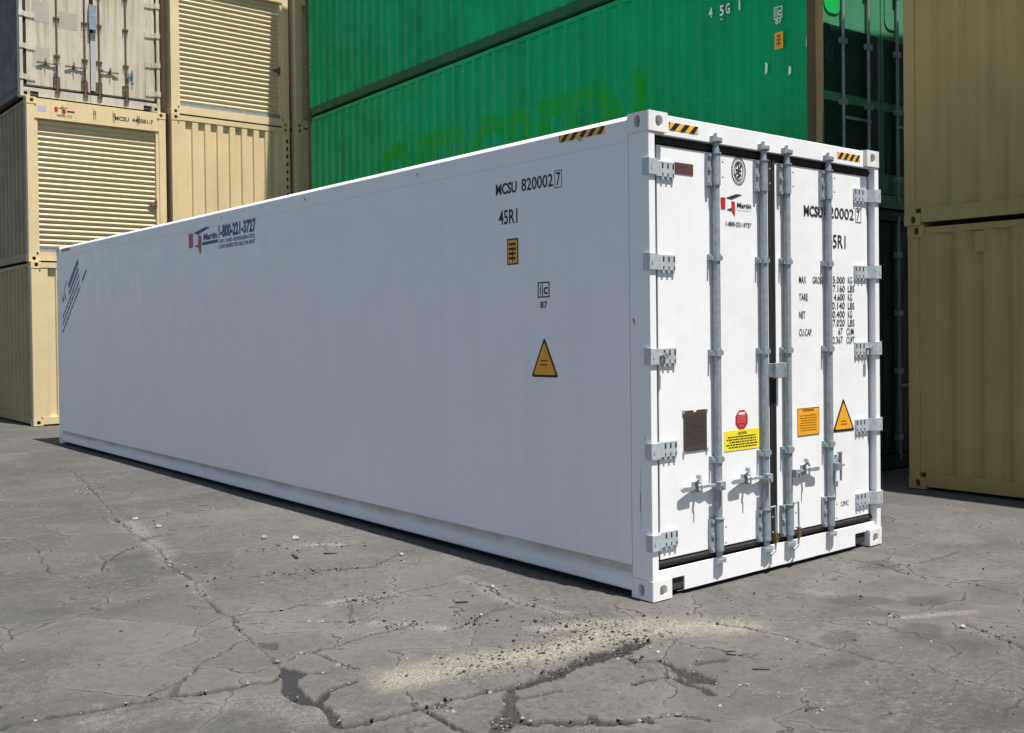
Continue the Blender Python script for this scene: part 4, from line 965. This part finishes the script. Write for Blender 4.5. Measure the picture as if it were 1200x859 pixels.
gl = text('EVERGREEN', fg, uL, uR, zT - 1.25, zT, kg.m, sw, name='overpainted_lettering', bold=.035)
on_corrugation(gl, 12.192, corr(12.192 - .24, margin=.06, **SIDE), .0025)
# door leaf panels on the second green container: bright rounded panels above, shade painted dark into the lower ones
def round_rect(u0, u1, v0, v1, r, n=5):
    out = []
    for cx_, cy_, a0 in ((u1 - r, v1 - r, 0), (u0 + r, v1 - r, 90), (u0 + r, v0 + r, 180), (u1 - r, v0 + r, 270)):
        for k in range(n + 1): t = R_(a0 + 90 * k / n); out.append((cx_ + r * math.cos(t), cy_ + r * math.sin(t)))
    return out
fgd = f_door(.0595)
for di, d in enumerate(o['doors']):
    a, b = (.150, 1.211) if di == 0 else (1.227, 2.288)
    flat('pressed_panel', [round_rect(a + .06, a + .335, 2.02, 2.62, .10)], fgd, M_gbright if di == 0 else M_gpale, d, 0, .010)
    flat('lower_panel', [rect(a + .06, b - .06, .4, 1.10), rect(a + .06, b - .06, 1.2, 1.9)], fgd, M_gdoor_shade, d, 0, .008)
flat('round_sticker', [[(.30 + .055 * math.cos(t), 1.62 + .10 * math.sin(t)) for t in [2 * math.pi * i / 16 for i in range(16)]]], f_door(.0515), M_gdoor_shade, o['doors'][0])
flat('round_sticker_rim', ring(.30, 1.62, .058, .105, .008, 16), f_door(.0510), M_blue, o['doors'][0])

# ---- right stack
RXX, RYE, RH, RL = 4.97, 1.27, 2.591, 12.192
RLb = ['dull beige container standing on the pavement, its long side in shade beside the white doors',
       'dull beige container stacked on the shaded beige one beside the white doors',
       'topmost dull beige container of the shaded stack beside the white doors']
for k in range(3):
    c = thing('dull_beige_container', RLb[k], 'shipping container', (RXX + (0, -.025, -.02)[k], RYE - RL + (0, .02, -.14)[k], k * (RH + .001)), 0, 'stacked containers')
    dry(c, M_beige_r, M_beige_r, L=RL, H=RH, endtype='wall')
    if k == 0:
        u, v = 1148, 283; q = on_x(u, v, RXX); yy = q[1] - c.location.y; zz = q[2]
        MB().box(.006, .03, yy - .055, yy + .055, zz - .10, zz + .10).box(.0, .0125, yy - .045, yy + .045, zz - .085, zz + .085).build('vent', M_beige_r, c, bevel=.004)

# ================================================================== LOOSE THINGS ON THE PAVEMENT
def rock(n=1, seed=0):
    r = random.Random(seed); t = (1 + 5 ** .5) / 2
    vs = [(-1, t, 0), (1, t, 0), (-1, -t, 0), (1, -t, 0), (0, -1, t), (0, 1, t), (0, -1, -t), (0, 1, -t), (t, 0, -1), (t, 0, 1), (-t, 0, -1), (-t, 0, 1)]
    vs = np.array([np.array(v) / 1.9 * r.uniform(.7, 1.2) for v in vs])
    fs = [(0, 11, 5), (0, 5, 1), (0, 1, 7), (0, 7, 10), (0, 10, 11), (1, 5, 9), (5, 11, 4), (11, 10, 2), (10, 7, 6), (7, 1, 8), (3, 9, 4), (3, 4, 2), (3, 2, 6), (3, 6, 8), (3, 8, 9), (4, 9, 5), (2, 4, 11), (6, 2, 10), (8, 6, 7), (9, 8, 1)]
    return vs, fs
kk = NT('loose_grit'); at = kk.n('ShaderNodeAttribute'); at.attribute_name = 'shade'
kk.l(kk.mix(at.outputs['Fac'], (0.015, 0.013, 0.012, 1), (0.25, 0.235, 0.205, 1)), kk.b.inputs['Base Color']); kk.b.inputs['Roughness'].default_value = .9
CL_ = [  # picture point, spread in px, number, size m
 ((545, 782), (55, 11), 330, .008), ((600, 772), (45, 12), 260, .008), ((660, 755), (45, 12), 240, .008), ((700, 745), (40, 10), 160, .008), ((755, 743), (30, 7), 130, .009), ((480, 795), (40, 8), 90, .007), ((640, 730), (40, 8), 60, .009),
 ((475, 731), (14, 4), 90, .012), ((555, 727), (14, 4), 60, .012), ((612, 706), (20, 4), 60, .012), ((670, 722), (25, 5), 70, .010), ((700, 730), (25, 5), 60, .010), ((578, 690), (8, 4), 25, .016), ((470, 655), (12, 8), 40, .016),
 ((428, 702), (22, 6), 80, .012), ((412, 728), (10, 3), 30, .012), ((455, 728), (14, 5), 40, .011), ((380, 637), (25, 3), 45, .020), ((326, 641), (14, 4), 50, .014), ((385, 667), (25, 2), 40, .012), ((330, 673), (25, 2), 25, .012),
 ((140, 610), (14, 4), 45, .020), ((165, 617), (14, 3), 30, .022), ((200, 660), (10, 5), 30, .015), ((232, 690), (10, 8), 45, .012), ((282, 736), (8, 8), 30, .009), ((110, 573), (10, 6), 25, .02), ((325, 776), (6, 3), 15, .009), ((355, 766), (10, 2), 18, .009), ((420, 783), (18, 4), 45, .008), ((800, 715), (60, 15), 60, .008),
 ((955, 827), (9, 5), 55, .008), ((1046, 721), (6, 2), 20, .014), ((1000, 760), (150, 50), 150, .007), ((1000, 700), (150, 40), 120, .010), ((300, 700), (200, 60), 110, .008), ((150, 700), (150, 80), 60, .008), ((600, 820), (200, 30), 160, .005), ((1110, 815), (80, 25), 80, .007), ((590, 848), (14, 8), 35, .008), ((688, 853), (10, 3), 20, .010), ((515, 828), (18, 4), 40, .009), ((345, 818), (8, 3), 10, .010), ((1165, 740), (30, 10), 40, .012), ((800, 790), (40, 12), 60, .008), ((740, 770), (20, 6), 40, .008)]
rc = random.Random(77)
for pts, hw, dep, dk in CR:
    for (ua, va), (ub, vb) in zip(pts[:-1], pts[1:]):
        for q in range(int(math.hypot(ub - ua, vb - va) / 9)):
            if rc.random() < .55: t = rc.random(); CL_.append(((ua + (ub - ua) * t, va + (vb - va) * t), (5, 2), rc.randrange(1, 5), rc.choice((.006, .008, .011))))
V_, F_, S_ = [], [], []; off = 0
protos = [rock(seed=s) for s in range(6)]
r = random.Random(5)
for (u, v), (su, sv), n, sz in CL_:
    for i in range(int(n * 1.4)):
        pu, pv = r.gauss(u, su * .8), r.gauss(v, sv * .8)
        if pv < 520: continue
        q = on_z(pu, pv)
        if q[0] > -.06 and q[1] > -.02 and q[0] < 2.5 and q[1] < 12.3: continue
        if q[0] > 4.85: continue
        s = sz * (.75 if sz < .0095 else .52) * r.lognormvariate(-.5, .6); s = min(s, sz * 2.0, .0115); vs, fs = protos[r.randrange(6)]; an = r.uniform(0, 6.28); ca, sa = math.cos(an), math.sin(an)
        m = np.stack([vs[:, 0] * ca - vs[:, 1] * sa, vs[:, 0] * sa + vs[:, 1] * ca, vs[:, 2] * .7], 1) * s * np.array([1, r.uniform(.6, 1), 1]) + np.array([q[0], q[1], -.006 + s * .30])
        V_.append(m); F_.append(np.array(fs) + off); off += 12; S_ += [min(1, max(0, r.gauss(.42, .36)))] * 12
me = bpy.data.meshes.new('gravel'); me.from_pydata(np.vstack(V_).tolist(), [], np.vstack(F_).tolist()); me.materials.append(kk.m)
at = me.attributes.new('shade', 'FLOAT', 'POINT'); at.data.foreach_set('value', np.array(S_, dtype=np.float32)); me.update()
go = bpy.data.objects.new('gravel', me); COL.objects.link(go); tag(go, 'loose grit and crumbs of stone scattered along the cracks', 'gravel', kind='stuff')
M_stone = plain('pale_stone', (.30, .285, .26, 1), .85, 0, .2, 60)
STL = ['pale stone, lone one beside the crumbs along the long wall', 'pale stone touching the white crumbs along the long wall', 'pale stone on the crack nearest under the long wall', 'pale stone at the end of the short dark crack by the far end',
       'small pale stone beside the wide dark crack before the front corner', 'pale stone on the bare pavement between the damp stains', 'small pale stone above the sandy patch', 'pale stone in the clump of grit against the container shadow',
       'small pale stone between round damp stain and door end', 'pale stone among the grit on the long diagonal crack']
for i, (u, v, s) in enumerate(((310, 631, .030), (346, 632, .032), (578, 688, .020), (186, 618, .028), (771, 764, .014), (1128, 735, .022), (564, 720, .012), (471, 650, .022), (1019, 730, .012), (158, 609, .03))):
    vs, fs = rock(seed=40 + i); q = on_z(u, v); mb = MB().add((vs * np.array([1, .85, .75]) * s).tolist(), fs)
    ob = mb.build('stone', M_stone, None); ob.location = (q[0], q[1], -.007 + s * .42); tag(ob, STL[i], 'stone', 'loose stones')
M_wood = plain('dark_weathered_wood', (.028, .02, .014, 1), .85, 0, .35, 60)
SPL = ['dark wood splinter pointing at the crumbs along the long wall', 'short dark wood splinter between the long wall and a crack', 'small dark wood splinter alone on a slab near the sandy patch',
       'thick dark wood splinter in front of the door end', 'dark wood splinter farthest from the container', 'thin wood splinter touching the thick splinter in front of the door end']
for i, (u, v, ln, an) in enumerate(((345, 651, .20, 1.31), (387, 648, .10, -.62), (541, 705, .08, -.45), (861, 767, .085, -.95), (892, 784, .085, -.75), (856, 763, .06, -.5))):
    q = on_z(u, v); pr = [(-.5, -.04), (-.2, -.07), (.3, -.05), (.5, .01), (.2, .06), (-.4, .05)]
    mb = MB().prism([(x * ln, y * ln) for x, y in pr], lambda a, b, t: (a, b, t), 0, .010)
    ob = mb.build('wood_splinter', M_wood, None); ob.location = (q[0], q[1], -.009); ob.rotation_euler = (0, .04, an); tag(ob, SPL[i], 'splinter', 'wood splinters')
